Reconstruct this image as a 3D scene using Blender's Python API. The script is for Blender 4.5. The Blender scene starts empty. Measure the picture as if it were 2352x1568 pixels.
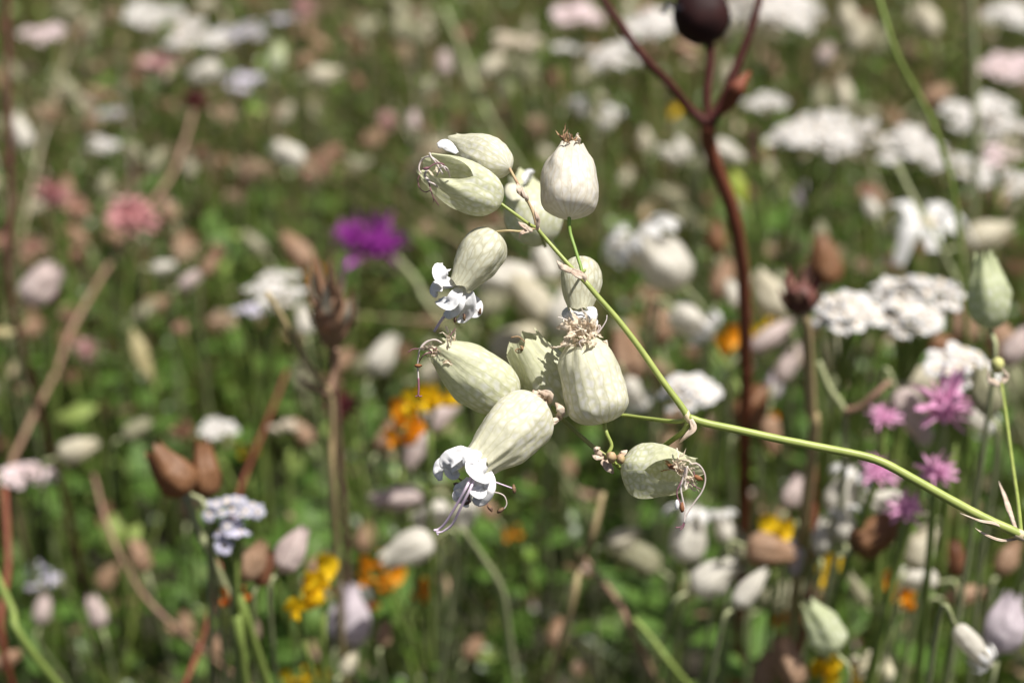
import bpy, math, random
import numpy as np
from mathutils import Vector, Matrix, Euler, noise

R = math.radians
V = Vector
scene = bpy.context.scene
col = scene.collection

# ------------------------------------------------------------------ camera
CAM_H, PITCH, LENS, SENSOR, FOCUS = 0.55, 30.0, 50.0, 22.3, 0.39
cam_data = bpy.data.cameras.new('camera')
cam_data.lens = LENS
cam_data.sensor_width = SENSOR
cam_data.clip_start = 0.01
cam_data.clip_end = 500.0
cam_data.dof.use_dof = True
cam_data.dof.focus_distance = FOCUS
cam_data.dof.aperture_fstop = 9.6
cam_data.dof.aperture_blades = 0
cam = bpy.data.objects.new('camera', cam_data)
cam.location = (0, 0, CAM_H)
cam.rotation_euler = (R(90 - PITCH), 0, 0)
col.objects.link(cam)
scene.camera = cam

# ------------------------------------------------------------------ world, sun, exposure
SUN = V((0.36, -0.09, 0.90)).normalized()
world = bpy.data.worlds.new('World')
scene.world = world
world.use_nodes = True
wn = world.node_tree
bg = wn.nodes['Background']
sky = wn.nodes.new('ShaderNodeTexSky')
sky.sky_type = 'NISHITA'
sky.sun_disc = False
sky.air_density = 0.8
sky.dust_density = 3.2
sky.ozone_density = 0.8
sky.sun_elevation = math.asin(SUN.z)
sky.sun_rotation = math.atan2(SUN.x, SUN.y)
wn.links.new(sky.outputs[0], bg.inputs[0])
bg.inputs[1].default_value = 0.052
sun_data = bpy.data.lights.new('sun', 'SUN')
sun_data.energy = 5.0
sun_data.angle = R(0.53)
sun_data.color = (1.0, 0.965, 0.91)
sun = bpy.data.objects.new('sun', sun_data)
sun.rotation_euler = (-SUN).to_track_quat('-Z', 'Y').to_euler()
sun.location = SUN * 3
col.objects.link(sun)
scene.view_settings.view_transform = 'Standard'
scene.view_settings.look = 'None'
scene.view_settings.exposure = 0.62
scene.view_settings.gamma = 1.0
scene.view_settings.use_curve_mapping = False
scene.cycles.use_denoising = True
scene.cycles.max_bounces = 8
scene.cycles.transmission_bounces = 6
scene.cycles.use_adaptive_sampling = True
scene.cycles.adaptive_threshold = 0.01

# ------------------------------------------------------------------ pixel -> place
TH = SENSOR / 2 / LENS
FWD = V((0, math.cos(R(PITCH)), -math.sin(R(PITCH))))
UPV = V((0, math.sin(R(PITCH)), math.cos(R(PITCH))))
RGT = V((1, 0, 0))
CAM = V((0, 0, CAM_H))
PX = 2 * TH / 2352.0           # metres per pixel at one metre depth (2352 px wide view)

def at(x, y, depth):
    return CAM + (FWD + RGT * ((x - 1176) * PX) - UPV * ((y - 784) * PX)) * depth

def on_height(x, y, h):
    d = FWD + RGT * ((x - 1176) * PX) - UPV * ((y - 784) * PX)
    k = (h - CAM_H) / d.z
    return CAM + d * k, k

TILES = {'A': (0, 0), 'B': (850, 0), 'C': (1700, 0), 'D': (0, 570), 'E': (1700, 570),
         'F': (0, 1137), 'G': (850, 1137), 'H': (1700, 1137)}
def tile(t, x, y):
    if t == 'M':
        return x, y
    x0, y0 = TILES[t]
    return (x0 + x / 2.735) / 1.0884, (y0 + y / 2.735) / 1.0884
def tlen(t, w):
    return w if t == 'M' else w / 2.735 / 1.0884
def c1(x, y):
    return (1000 + x * .35714) / 1.0884, (300 + y * .35714) / 1.0884
def c2(x, y):
    return (1000 + x * .38265) / 1.0884, (780 + y * .38265) / 1.0884
def c3(x, y):
    return (1350 + x * .43365) / 1.0884, (700 + y * .43365) / 1.0884

# ------------------------------------------------------------------ materials
MATS = {}
def nd(nt, t, **kw):
    n = nt.nodes.new(t)
    for k, v in kw.items():
        setattr(n, k, v)
    return n

def leafy(name, c, c2_=None, trans=0.35, rough=0.55, nscale=350.0, attr=False, bump=0.0, spec=0.3, tcol=None):
    """procedural plant tissue: diffuse, sheen and light passing through"""
    if name in MATS:
        return MATS[name]
    m = bpy.data.materials.new(name)
    m.use_nodes = True
    nt = m.node_tree
    b = nt.nodes['Principled BSDF']
    out = nt.nodes['Material Output']
    tc = nd(nt, 'ShaderNodeTexCoord')
    nz = nd(nt, 'ShaderNodeTexNoise')
    nz.inputs['Scale'].default_value = nscale
    nz.inputs['Detail'].default_value = 4
    nt.links.new(tc.outputs['Object'], nz.inputs['Vector'])
    mix = nd(nt, 'ShaderNodeMix', data_type='RGBA')
    rmp = nd(nt, 'ShaderNodeMapRange')
    rmp.inputs[1].default_value = .32
    rmp.inputs[2].default_value = .68
    nt.links.new(nz.outputs[0], rmp.inputs[0])
    nt.links.new(rmp.outputs[0], mix.inputs[0])
    if c2_ is None:
        c2_ = tuple(x * .72 for x in c)
    mix.inputs[6].default_value = (*c, 1)
    mix.inputs[7].default_value = (*c2_, 1)
    colour = mix.outputs[2]
    if attr:
        at_ = nd(nt, 'ShaderNodeAttribute', attribute_name='Col')
        mul = nd(nt, 'ShaderNodeMix', data_type='RGBA', blend_type='MULTIPLY')
        mul.inputs[0].default_value = 1
        nt.links.new(at_.outputs[0], mul.inputs[6])
        nt.links.new(colour, mul.inputs[7])
        colour = mul.outputs[2]
    finish(nt, b, out, colour, trans, rough, spec, nz.outputs[0] if bump else None, bump)
    MATS[name] = m
    return m

def finish(nt, b, out, colour, trans, rough, spec, height=None, bump=0.0):
    nt.links.new(colour, b.inputs['Base Color'])
    b.inputs['Roughness'].default_value = rough
    b.inputs['Specular IOR Level'].default_value = spec
    nrm = None
    if height is not None:
        bp = nd(nt, 'ShaderNodeBump')
        bp.inputs['Strength'].default_value = bump
        bp.inputs['Distance'].default_value = 0.0004
        nt.links.new(height, bp.inputs['Height'])
        nt.links.new(bp.outputs[0], b.inputs['Normal'])
        nrm = bp.outputs[0]
    if trans > 0:
        tr = nd(nt, 'ShaderNodeBsdfTranslucent')
        nt.links.new(colour, tr.inputs[0])
        if nrm:
            nt.links.new(nrm, tr.inputs['Normal'])
        ms = nd(nt, 'ShaderNodeMixShader')
        ms.inputs[0].default_value = trans
        nt.links.new(b.outputs[0], ms.inputs[1])
        nt.links.new(tr.outputs[0], ms.inputs[2])
        nt.links.new(ms.outputs[0], out.inputs[0])

def papery(name, base, spot, vein, nu=17, nv=7.0, lo=0.06, hi=0.72, trans=0.33, vein_w=0.13, cross=1.0, spots=1.0, long=1.0):
    """inflated calyx skin: pale patches between a net of long and cross veins"""
    if name in MATS:
        return MATS[name]
    base, spot, vein = [tuple(x * .9 for x in q) for q in (base, spot, vein)]
    m = bpy.data.materials.new(name)
    m.use_nodes = True
    nt = m.node_tree
    L = nt.links.new
    b = nt.nodes['Principled BSDF']
    out = nt.nodes['Material Output']
    uv = nd(nt, 'ShaderNodeUVMap', uv_map='UVMap')
    tc = nd(nt, 'ShaderNodeTexCoord')
    mp = nd(nt, 'ShaderNodeMapping')
    mp.inputs['Scale'].default_value = (nu, nv, 1)
    L(uv.outputs[0], mp.inputs[0])
    nz = nd(nt, 'ShaderNodeTexNoise')
    nz.inputs['Scale'].default_value = 420
    nz.inputs['Detail'].default_value = 3
    L(tc.outputs['Object'], nz.inputs['Vector'])
    sub = nd(nt, 'ShaderNodeVectorMath', operation='SUBTRACT')
    sub.inputs[1].default_value = (.5, .5, .5)
    L(nz.outputs['Color'], sub.inputs[0])
    scl = nd(nt, 'ShaderNodeVectorMath', operation='SCALE')
    scl.inputs[3].default_value = 1.0
    L(sub.outputs[0], scl.inputs[0])
    add = nd(nt, 'ShaderNodeVectorMath', operation='ADD')
    L(mp.outputs[0], add.inputs[0])
    L(scl.outputs[0], add.inputs[1])
    vo = nd(nt, 'ShaderNodeTexVoronoi', voronoi_dimensions='2D', feature='DISTANCE_TO_EDGE')
    vo.inputs['Scale'].default_value = 1
    vo.inputs['Randomness'].default_value = .8
    L(add.outputs[0], vo.inputs['Vector'])
    e = nd(nt, 'ShaderNodeMapRange', interpolation_type='SMOOTHSTEP')
    e.inputs[1].default_value = 0.015
    e.inputs[2].default_value = vein_w + .09
    e.inputs[3].default_value = cross
    e.inputs[4].default_value = 0
    L(vo.outputs[0], e.inputs[0])
    # long veins
    sp = nd(nt, 'ShaderNodeSeparateXYZ')
    L(add.outputs[0], sp.inputs[0])
    fr = nd(nt, 'ShaderNodeMath', operation='FRACT')
    L(sp.outputs[0], fr.inputs[0])
    sb = nd(nt, 'ShaderNodeMath', operation='SUBTRACT')
    sb.inputs[1].default_value = .5
    L(fr.outputs[0], sb.inputs[0])
    ab = nd(nt, 'ShaderNodeMath', operation='ABSOLUTE')
    L(sb.outputs[0], ab.inputs[0])
    lv = nd(nt, 'ShaderNodeMapRange', interpolation_type='SMOOTHSTEP')
    lv.inputs[1].default_value = .5
    lv.inputs[2].default_value = .5 - vein_w
    lv.inputs[3].default_value = long
    lv.inputs[4].default_value = 0
    L(ab.outputs[0], lv.inputs[0])
    soft = nd(nt, 'ShaderNodeMapRange', interpolation_type='SMOOTHSTEP')
    soft.inputs[1].default_value = 0.02
    soft.inputs[2].default_value = 0.45
    L(vo.outputs[0], soft.inputs[0])
    mx = nd(nt, 'ShaderNodeMath', operation='MAXIMUM')
    L(e.outputs[0], mx.inputs[0])
    L(lv.outputs[0], mx.inputs[1])
    # where along the calyx the pale patches show
    spu = nd(nt, 'ShaderNodeSeparateXYZ')
    L(uv.outputs[0], spu.inputs[0])
    n2 = nd(nt, 'ShaderNodeTexNoise')
    n2.inputs['Scale'].default_value = 160
    L(tc.outputs['Object'], n2.inputs['Vector'])
    jit = nd(nt, 'ShaderNodeMath', operation='MULTIPLY_ADD')
    jit.inputs[1].default_value = .5
    L(n2.outputs[0], jit.inputs[0])
    L(spu.outputs[1], jit.inputs[2])
    w = nd(nt, 'ShaderNodeMapRange', interpolation_type='SMOOTHSTEP')
    w.inputs[1].default_value = hi + .42
    w.inputs[2].default_value = hi + .08
    w.inputs[3].default_value = 0
    w.inputs[4].default_value = spots
    L(jit.outputs[0], w.inputs[0])
    pf = nd(nt, 'ShaderNodeMath', operation='MULTIPLY')
    L(soft.outputs[0], pf.inputs[0])
    L(w.outputs[0], pf.inputs[1])
    m1 = nd(nt, 'ShaderNodeMix', data_type='RGBA')
    m1.inputs[6].default_value = (*base, 1)
    m1.inputs[7].default_value = (*spot, 1)
    L(pf.outputs[0], m1.inputs[0])
    vf = nd(nt, 'ShaderNodeMath', operation='MULTIPLY')
    vf.inputs[1].default_value = .72
    L(mx.outputs[0], vf.inputs[0])
    m2 = nd(nt, 'ShaderNodeMix', data_type='RGBA')
    m2.inputs[7].default_value = (*vein, 1)
    L(m1.outputs[2], m2.inputs[6])
    L(vf.outputs[0], m2.inputs[0])
    # small brown flecks and a fine grain
    n3 = nd(nt, 'ShaderNodeTexNoise')
    n3.inputs['Scale'].default_value = 900
    n3.inputs['Detail'].default_value = 5
    L(tc.outputs['Object'], n3.inputs['Vector'])
    g = nd(nt, 'ShaderNodeMapRange')
    g.inputs[1].default_value = .3
    g.inputs[2].default_value = .7
    g.inputs[3].default_value = .88
    g.inputs[4].default_value = 1.06
    L(n3.outputs[0], g.inputs[0])
    m3 = nd(nt, 'ShaderNodeMix', data_type='RGBA', blend_type='MULTIPLY')
    m3.inputs[0].default_value = 1
    L(m2.outputs[2], m3.inputs[6])
    L(g.outputs[0], m3.inputs[7])
    finish(nt, b, out, m3.outputs[2], trans, .5, .35, mx.outputs[0], .10)
    MATS[name] = m
    return m

# ------------------------------------------------------------------ mesh helpers
def catmull(pts, sub=6):
    pts = [V(p) for p in pts]
    if len(pts) < 3:
        return [pts[0].lerp(pts[-1], i / sub) for i in range(sub + 1)]
    P = [pts[0] * 2 - pts[1]] + pts + [pts[-1] * 2 - pts[-2]]
    o = []
    for i in range(1, len(P) - 2):
        a, b, c, d = P[i - 1], P[i], P[i + 1], P[i + 2]
        for k in range(sub):
            t = k / sub
            o.append(.5 * (2 * b + (c - a) * t + (2 * a - 5 * b + 4 * c - d) * t * t + (3 * b - a - 3 * c + d) * t ** 3))
    o.append(pts[-1])
    return o

def spline1(pairs, t):
    xs = [p[0] for p in pairs]
    ys = [p[1] for p in pairs]
    i = 0
    while i < len(xs) - 2 and t > xs[i + 1]:
        i += 1
    h = xs[i + 1] - xs[i]
    s = min(1, max(0, (t - xs[i]) / h))
    def slope(k):
        if k <= 0 or k >= len(xs) - 1:
            k2 = min(max(k, 0), len(xs) - 1)
            a = max(k2 - 1, 0)
            b = min(k2 + 1, len(xs) - 1)
            return (ys[b] - ys[a]) / (xs[b] - xs[a])
        return (ys[k + 1] - ys[k - 1]) / (xs[k + 1] - xs[k - 1])
    m0, m1 = slope(i) * h, slope(i + 1) * h
    return ((2 * s ** 3 - 3 * s ** 2 + 1) * ys[i] + (s ** 3 - 2 * s ** 2 + s) * m0 +
            (-2 * s ** 3 + 3 * s ** 2) * ys[i + 1] + (s ** 3 - s ** 2) * m1)

def frame(axis, hint):
    z = axis.normalized()
    x = hint - z * hint.dot(z)
    if x.length < 1e-6:
        x = z.orthogonal()
    x.normalize()
    y = z.cross(x)
    return Matrix((x, y, z)).transposed()

class MB:
    def __init__(s):
        s.v, s.f, s.uv = [], [], []
    def grid(s, rows, close=False, u=None, vv=None):
        b = len(s.v)
        n, m = len(rows), len(rows[0])
        for i, r in enumerate(rows):
            for j, p in enumerate(r):
                s.v.append(V(p))
                s.uv.append((j / (m if close else m - 1), i / (n - 1)) if u is None else (u[j], vv[i]))
        for i in range(n - 1):
            for j in range(m if close else m - 1):
                k = (j + 1) % m
                s.f.append((b + i * m + j, b + i * m + k, b + (i + 1) * m + k, b + (i + 1) * m + j))
    def cap(s, idx, p):
        k = len(s.v)
        s.v.append(V(p))
        s.uv.append((.5, .5))
        for a, b in zip(idx, idx[1:] + idx[:1]):
            s.f.append((a, b, k))
    def tube(s, pts, r0, r1=None, n=8, sub=6, wob=0.0, seed=0):
        path = catmull(pts, sub)
        N = len(path)
        if r1 is None:
            r1 = r0
        x = None
        rows = []
        for i, p in enumerate(path):
            t = (path[min(i + 1, N - 1)] - path[max(i - 1, 0)])
            t = t.normalized() if t.length > 1e-9 else V((0, 0, 1))
            x = t.orthogonal() if x is None else x - t * x.dot(t)
            x.normalize()
            y = t.cross(x)
            if callable(r0):
                r = r0(i / (N - 1))
            else:
                r = r0 + (r1 - r0) * i / (N - 1)
            if wob:
                r *= 1 + wob * noise.noise(V((i * .6, seed * 3.1, 0)))
            rows.append([p + (x * math.cos(a) + y * math.sin(a)) * r for a in [2 * math.pi * k / n for k in range(n)]])
        b = len(s.v)
        s.grid(rows, True)
        s.cap([b + k for k in range(n)][::-1], path[0])
        s.cap([b + (N - 1) * n + k for k in range(n)], path[-1])
        return s
    def ball(s, c, r, scale=(1, 1, 1), n=10, m=7, rot=None, lump=0.0, seed=0):
        rows = []
        for i in range(m + 1):
            ph = math.pi * i / m
            row = []
            for k in range(n):
                a = 2 * math.pi * k / n
                d = V((math.sin(ph) * math.cos(a), math.sin(ph) * math.sin(a), math.cos(ph)))
                rr = r * (1 + lump * noise.noise(d * 1.7 + V((seed, seed * .7, 0))))
                p = V((d.x * scale[0], d.y * scale[1], d.z * scale[2])) * rr
                if rot:
                    p = rot @ p
                row.append(V(c) + p)
            rows.append(row)
        s.grid(rows[::-1], True)
        return s
    def lobe(s, pts, widths, up, curl=0.0, across=7, sub=4, wave=0.0, seed=0, rib=0.0):
        """a petal or leaf: curved strip with rolled edges"""
        path = catmull(pts, sub)
        N = len(path)
        rows = []
        wl = [(i / (len(widths) - 1), w) for i, w in enumerate(widths)]
        S0 = None
        for i, p in enumerate(path):
            T = (path[min(i + 1, N - 1)] - path[max(i - 1, 0)]).normalized()
            S = T.cross(up)
            if S.length < .2 and S0 is not None:
                S = S0 - T * S0.dot(T)
            S.normalize()
            if S0 is not None and S.dot(S0) < 0:
                S = -S
            S0 = S
            Nn = S.cross(T)
            if Nn.dot(up) < 0 and i == 0:
                pass
            w = max(spline1(wl, i / (N - 1)), 1e-6)
            row = []
            for k in range(across):
                a = 2 * k / (across - 1) - 1
                if abs(curl) > .01:
                    rw = w / 2 / curl
                    q = S * math.sin(a * curl) * rw + Nn * (math.cos(a * curl) - 1) * rw
                else:
                    q = S * a * w / 2
                if wave:
                    q += Nn * w * wave * noise.noise(V((i * .45, a * 1.5, seed * 5.3)))
                if rib:
                    q += Nn * w * rib * (math.cos(a * 8 + seed) + .6 * noise.noise(V((i * 1.1, a * 4, seed * 2.1))))
                row.append(p + q)
            rows.append(row)
        s.grid(rows)
        return s
    def join(s, o, mat=None):
        b = len(s.v)
        s.v += [mat @ p for p in o.v] if mat else o.v
        s.uv += o.uv
        s.f += [tuple(i + b for i in f) for f in o.f]
    def mesh(s, name, mat, origin=V((0, 0, 0)), smooth=True):
        me = bpy.data.meshes.new(name)
        me.from_pydata([tuple(p - origin) for p in s.v], [], s.f)
        uvl = me.uv_layers.new(name='UVMap')
        li = np.empty(len(me.loops), dtype=np.int32)
        me.loops.foreach_get('vertex_index', li)
        uvl.data.foreach_set('uv', np.array(s.uv, dtype=np.float32)[li].ravel())
        me.polygons.foreach_set('use_smooth', [smooth] * len(me.polygons))
        me.materials.append(mat)
        me.update()
        return me
    def build(s, name, mat, parent=None, origin=None, smooth=True, thick=0.0, kind=None):
        if origin is None:
            origin = world_loc(parent) if parent else V((0, 0, 0))
        o = bpy.data.objects.new(name, s.mesh(name, mat, origin, smooth))
        col.objects.link(o)
        o.parent = parent
        if kind:
            o['kind'] = kind
        if thick:
            md = o.modifiers.new('thickness', 'SOLIDIFY')
            md.thickness = thick
            md.offset = 0
        return o

def world_loc(o):
    p = V((0, 0, 0))
    while o:
        p += o.location
        o = o.parent
    return p

def place(name, me, parent, mat):
    """a part that shares mesh data; mat is in the space of its parent"""
    o = bpy.data.objects.new(name, me)
    col.objects.link(o)
    o.parent = parent
    o.matrix_local = mat
    return o

def thing(name, loc, label, cat, group=None):
    o = bpy.data.objects.new(name, None)
    o.empty_display_size = 0.01
    o.location = loc
    col.objects.link(o)
    o['label'] = label
    o['category'] = cat
    if group:
        o['group'] = group
    return o

BASE_PROF = [(0, .0), (.015, .2), (.05, .44), (.13, .72), (.28, .95), (.44, 1.0), (.62, .92), (.78, .74), (.9, .55), (1, .45)]
def calyx_geo(L, Rm, prof=None, nseg=60, nring=30, teeth=.14, lobe5=.04, dents=.06, seed=0, gap=None, flare=0.0, rib=.012, flat=1.0, crumple=.0, phase=0.3, bend=0.0):
    """inflated five-toothed bladder along +z; theta 0 looks along +x. gap=(theta, half width at mouth, start t)"""
    prof = prof or BASE_PROF
    mb = MB()
    rows, us = [], [k / nseg for k in range(nseg + 1)]
    vs = []
    seam = gap[0] if gap else math.pi
    for i in range(nring + 1):
        t = (i / nring)
        t = t ** 1.25 if t < .999 else 1.0
        vs.append(t)
        r = Rm * max(spline1(prof, t), 0.0)
        row = []
        for k in range(nseg + 1):
            u = k / nseg
            w = 0.0
            if gap and t > gap[2]:
                w = gap[1] * ((t - gap[2]) / (1 - gap[2])) ** .8
            th = seam + w + (2 * math.pi - 2 * w) * u
            ft = math.sin(math.pi * min(1, t * 1.05))
            m = 1 + lobe5 * math.cos(5 * th + phase * 7) * (.35 + t)
            m += rib * math.cos(20 * th) * ft
            d = V((math.cos(th), math.sin(th), t * 2.2))
            m += dents * noise.noise(d * 1.3 + V((seed * 2.7, 0, 0))) * min(1, t * 5)
            m += dents * .5 * noise.noise(d * 3.1 + V((0, seed * 1.9, 0))) * min(1, t * 5)
            if crumple:
                cr = max(0, (t - .6) / .4)
                m += crumple * cr * noise.noise(V((math.cos(th) * 2.4, math.sin(th) * 2.4, t * 1.2 + seed)))
                m += crumple * .55 * cr * noise.noise(V((math.cos(th) * 5.5, math.sin(th) * 5.5, t * .8 + seed * 2)))
            tz = 0
            if teeth:
                fr = ((th / (2 * math.pi) * 5 + phase) % 1)
                tri = 1 - abs(2 * fr - 1)
                e = max(0, (t - .72) / .28)
                tz = teeth * (tri ** 1.2) * e * e
                m += flare * e * e * tri
            rr = r * m
            z = L * (t + tz)
            x = rr * math.cos(th) + bend * L * t * t
            row.append((x, rr * math.sin(th) * flat, z))
        rows.append(row)
    mb.grid(rows, False, us, vs)
    return mb

rng = random.Random(11)

# ------------------------------------------------------------------ ground
def ground_material():
    m = bpy.data.materials.new('soil')
    m.use_nodes = True
    nt = m.node_tree
    L = nt.links.new
    b = nt.nodes['Principled BSDF']
    tc = nd(nt, 'ShaderNodeTexCoord')
    n1 = nd(nt, 'ShaderNodeTexNoise')
    n1.inputs['Scale'].default_value = 18
    n1.inputs['Detail'].default_value = 8
    L(tc.outputs['Object'], n1.inputs['Vector'])
    cr = nd(nt, 'ShaderNodeValToRGB')
    cr.color_ramp.elements[0].position = .35
    cr.color_ramp.elements[0].color = (.022, .016, .010, 1)
    cr.color_ramp.elements[1].position = .68
    cr.color_ramp.elements[1].color = (.045, .045, .02, 1)
    L(n1.outputs[0], cr.inputs[0])
    L(cr.outputs[0], b.inputs['Base Color'])
    b.inputs['Roughness'].default_value = .95
    bp = nd(nt, 'ShaderNodeBump')
    bp.inputs['Distance'].default_value = .01
    L(n1.outputs[0], bp.inputs['Height'])
    L(bp.outputs[0], b.inputs['Normal'])
    return m
gm = MB()
ring = [0, .6, 1.2, 2.4, 5, 12, 30, 80, 200]
rows = []
for i, r in enumerate(ring):
    rows.append([(r * math.cos(2 * math.pi * k / 48), 1 + r * math.sin(2 * math.pi * k / 48),
                  .012 * noise.noise(V((r * 3, k * .9, 0))) if 0 < r < 5 else 0) for k in range(48)])
gm.grid(rows, True)
g = gm.build('ground', ground_material())
g['kind'] = 'structure'

# ------------------------------------------------------------------ the bladder campion in focus
def pt(x, y, dz=0.0):
    return at(x, y, FOCUS + dz)
MM = .001
PXF = PX * FOCUS            # one view pixel at the focus plane, in metres
stem_green = leafy('stem_green', (.37, .42, .115), (.27, .33, .08), trans=.12, rough=.42, nscale=260, spec=.4)
stem_olive = leafy('stem_olive', (.34, .35, .14), (.25, .28, .09), trans=.1, rough=.5, nscale=260)
node_pink = leafy('node_pink', (.66, .52, .38), (.56, .50, .26), trans=.1, rough=.6, nscale=500, bump=.3)
ped_pink = leafy('pedicel_pinkish', (.42, .27, .17), (.45, .40, .2), trans=.1, rough=.55, nscale=300)
bract_dry = leafy('dry_bract', (.76, .66, .54), (.56, .42, .32), trans=.3, rough=.7, nscale=500, bump=.5)
tuft_mat = leafy('withered_petals', (.84, .76, .63), (.66, .53, .39), trans=.4, rough=.75, nscale=700, bump=.6)
tuft_dark = leafy('withered_petals_brown', (.45, .30, .17), (.22, .12, .07), trans=.25, rough=.8, nscale=700, bump=.6)
petal_white = leafy('petal_white', (.84, .84, .835), (.80, .79, .79), trans=.30, rough=.5, nscale=500, bump=.25)
filament_white = leafy('filament_white', (.78, .72, .68), (.6, .5, .45), trans=.3, rough=.5)
filament_purple = leafy('filament_purple', (.30, .13, .18), (.2, .09, .1), trans=.15, rough=.5)
style_lilac = leafy('style_lilac', (.86, .76, .84), (.78, .58, .76), trans=.25, rough=.45, nscale=220)
anther_mat = leafy('anther_brown', (.20, .12, .06), (.09, .05, .04), trans=0, rough=.7, nscale=1500, bump=.6)
bud_mat = leafy('bud_tan', (.52, .40, .20), (.44, .28, .18), trans=.15, rough=.5, nscale=600)
green_in = (.56, .60, .30)
cal_green = papery('calyx_green_net', (.71, .71, .49), (.82, .82, .72), (.58, .60, .33), nu=20, nv=9, vein_w=.14, cross=.30, long=1.0, hi=.6)
cal_pale = papery('calyx_pale_net', (.77, .75, .57), (.86, .84, .77), (.64, .62, .39), nu=20, nv=9, vein_w=.14, cross=.30, long=1.0, hi=.66)
cal_white = papery('calyx_white_lines', (.78, .74, .62), (.84, .80, .74), (.63, .52, .40), nu=22, nv=5, cross=.35, vein_w=.07)
cal_shade = papery('calyx_shaded_lines', (.68, .67, .50), (.76, .75, .62), (.47, .42, .26), nu=20, nv=5, cross=.5, vein_w=.10)  # olive skin: shade painted into the colour of the hanging calyces
cal_open = papery('calyx_open_net', (.70, .70, .49), (.81, .81, .70), (.56, .59, .32), nu=22, nv=11, hi=.62, vein_w=.13, cross=.6, long=.8)

node_right = pt(2346, 1229)
base_foot = V((.165, .375, 0))
campion = thing('bladder_campion', base_foot,
                'sharp pale green bladder campion spray with papery calyces on an arching green stem', 'flower')
cb = campion
CLAB = {}

def tube_part(name, pts, r0, r1, mat, parent=None, n=10, **kw):
    mb = MB()
    mb.tube(pts, r0, r1, n=n, **kw)
    return mb.build(name, mat, parent or cb, origin=base_foot)

N0, N1, N2 = pt(1581, 958), pt(1328, 631, .001), pt(1233, 524, .002)
N3, N4 = pt(1284, 957, .004), pt(1393, 1049, .001)
stem = tube_part('stem', [base_foot + V((0, 0, -.005)), V((.158, .372, .12)), V((.142, .362, .205)), V((.118, .345, .268)), node_right + (node_right - pt(2270, 1194)) * 1.6 + V((0, .001, -.002)), node_right,
                          pt(2270, 1194), pt(2180, 1146), pt(2095, 1098), pt(2030, 1063), pt(1975, 1045), pt(1890, 1028),
                          pt(1780, 1006), pt(1690, 986), pt(1620, 971), N0], 13 * PXF, 8.8 * PXF, stem_green, n=12, wob=.06)
tube_part('branch', [N0, pt(1563, 930), pt(1520, 872), pt(1470, 800), pt(1420, 735), pt(1372, 680), pt(1345, 648), N1], 8.2 * PXF, 5.6 * PXF, stem_green, wob=.05, seed=1)
tube_part('branch', [N1, pt(1300, 601, .001), pt(1262, 558, .002), N2], 5.2 * PXF, 4.3 * PXF, stem_green, seed=2)
tube_part('branch', [N0, pt(1555, 968, .002), pt(1480, 960, .008), pt(1425, 953, .012), pt(1350, 952, .014), pt(1300, 946, .012)], 5.5 * PXF, 4 * PXF, stem_green, seed=3)
tube_part('branch', [N0, pt(1574, 985, .001), pt(1540, 1013, .006), pt(1500, 1038, .010), pt(1450, 1053, .006), N4], 7 * PXF, 5 * PXF, stem_green, seed=4)
tube_part('branch', [N4, pt(1365, 1028, .002), pt(1330, 998, .004), pt(1300, 970, .005), N3], 5.6 * PXF, 5 * PXF, stem_olive, seed=5)

def swelling(p, axis, r, ln, mat=node_pink, seed=0):
    mb = MB()
    mb.ball(p, r, (1, 1, ln / r), n=12, m=8, rot=frame(axis, FWD), lump=.35, seed=seed)
    return mb.build('node', mat, cb, origin=base_foot)
swelling(N0, pt(1570, 940) - pt(1590, 985), 9.5 * PXF, 18 * PXF, seed=1)
swelling(N1, pt(1345, 648) - pt(1300, 600), 5.6 * PXF, 13 * PXF, seed=2)
swelling(N2, pt(1245, 540) - pt(1215, 515), 5 * PXF, 10 * PXF, seed=3)
swelling(N3, pt(1300, 970) - pt(1270, 940), 5.5 * PXF, 10 * PXF, seed=4)
swelling(N4, pt(1420, 1050) - pt(1365, 1040), 6 * PXF, 12 * PXF, seed=5)
swelling(node_right, pt(2346, 1229) - pt(2300, 1208), 13 * PXF, 30 * PXF, seed=6)

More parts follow.
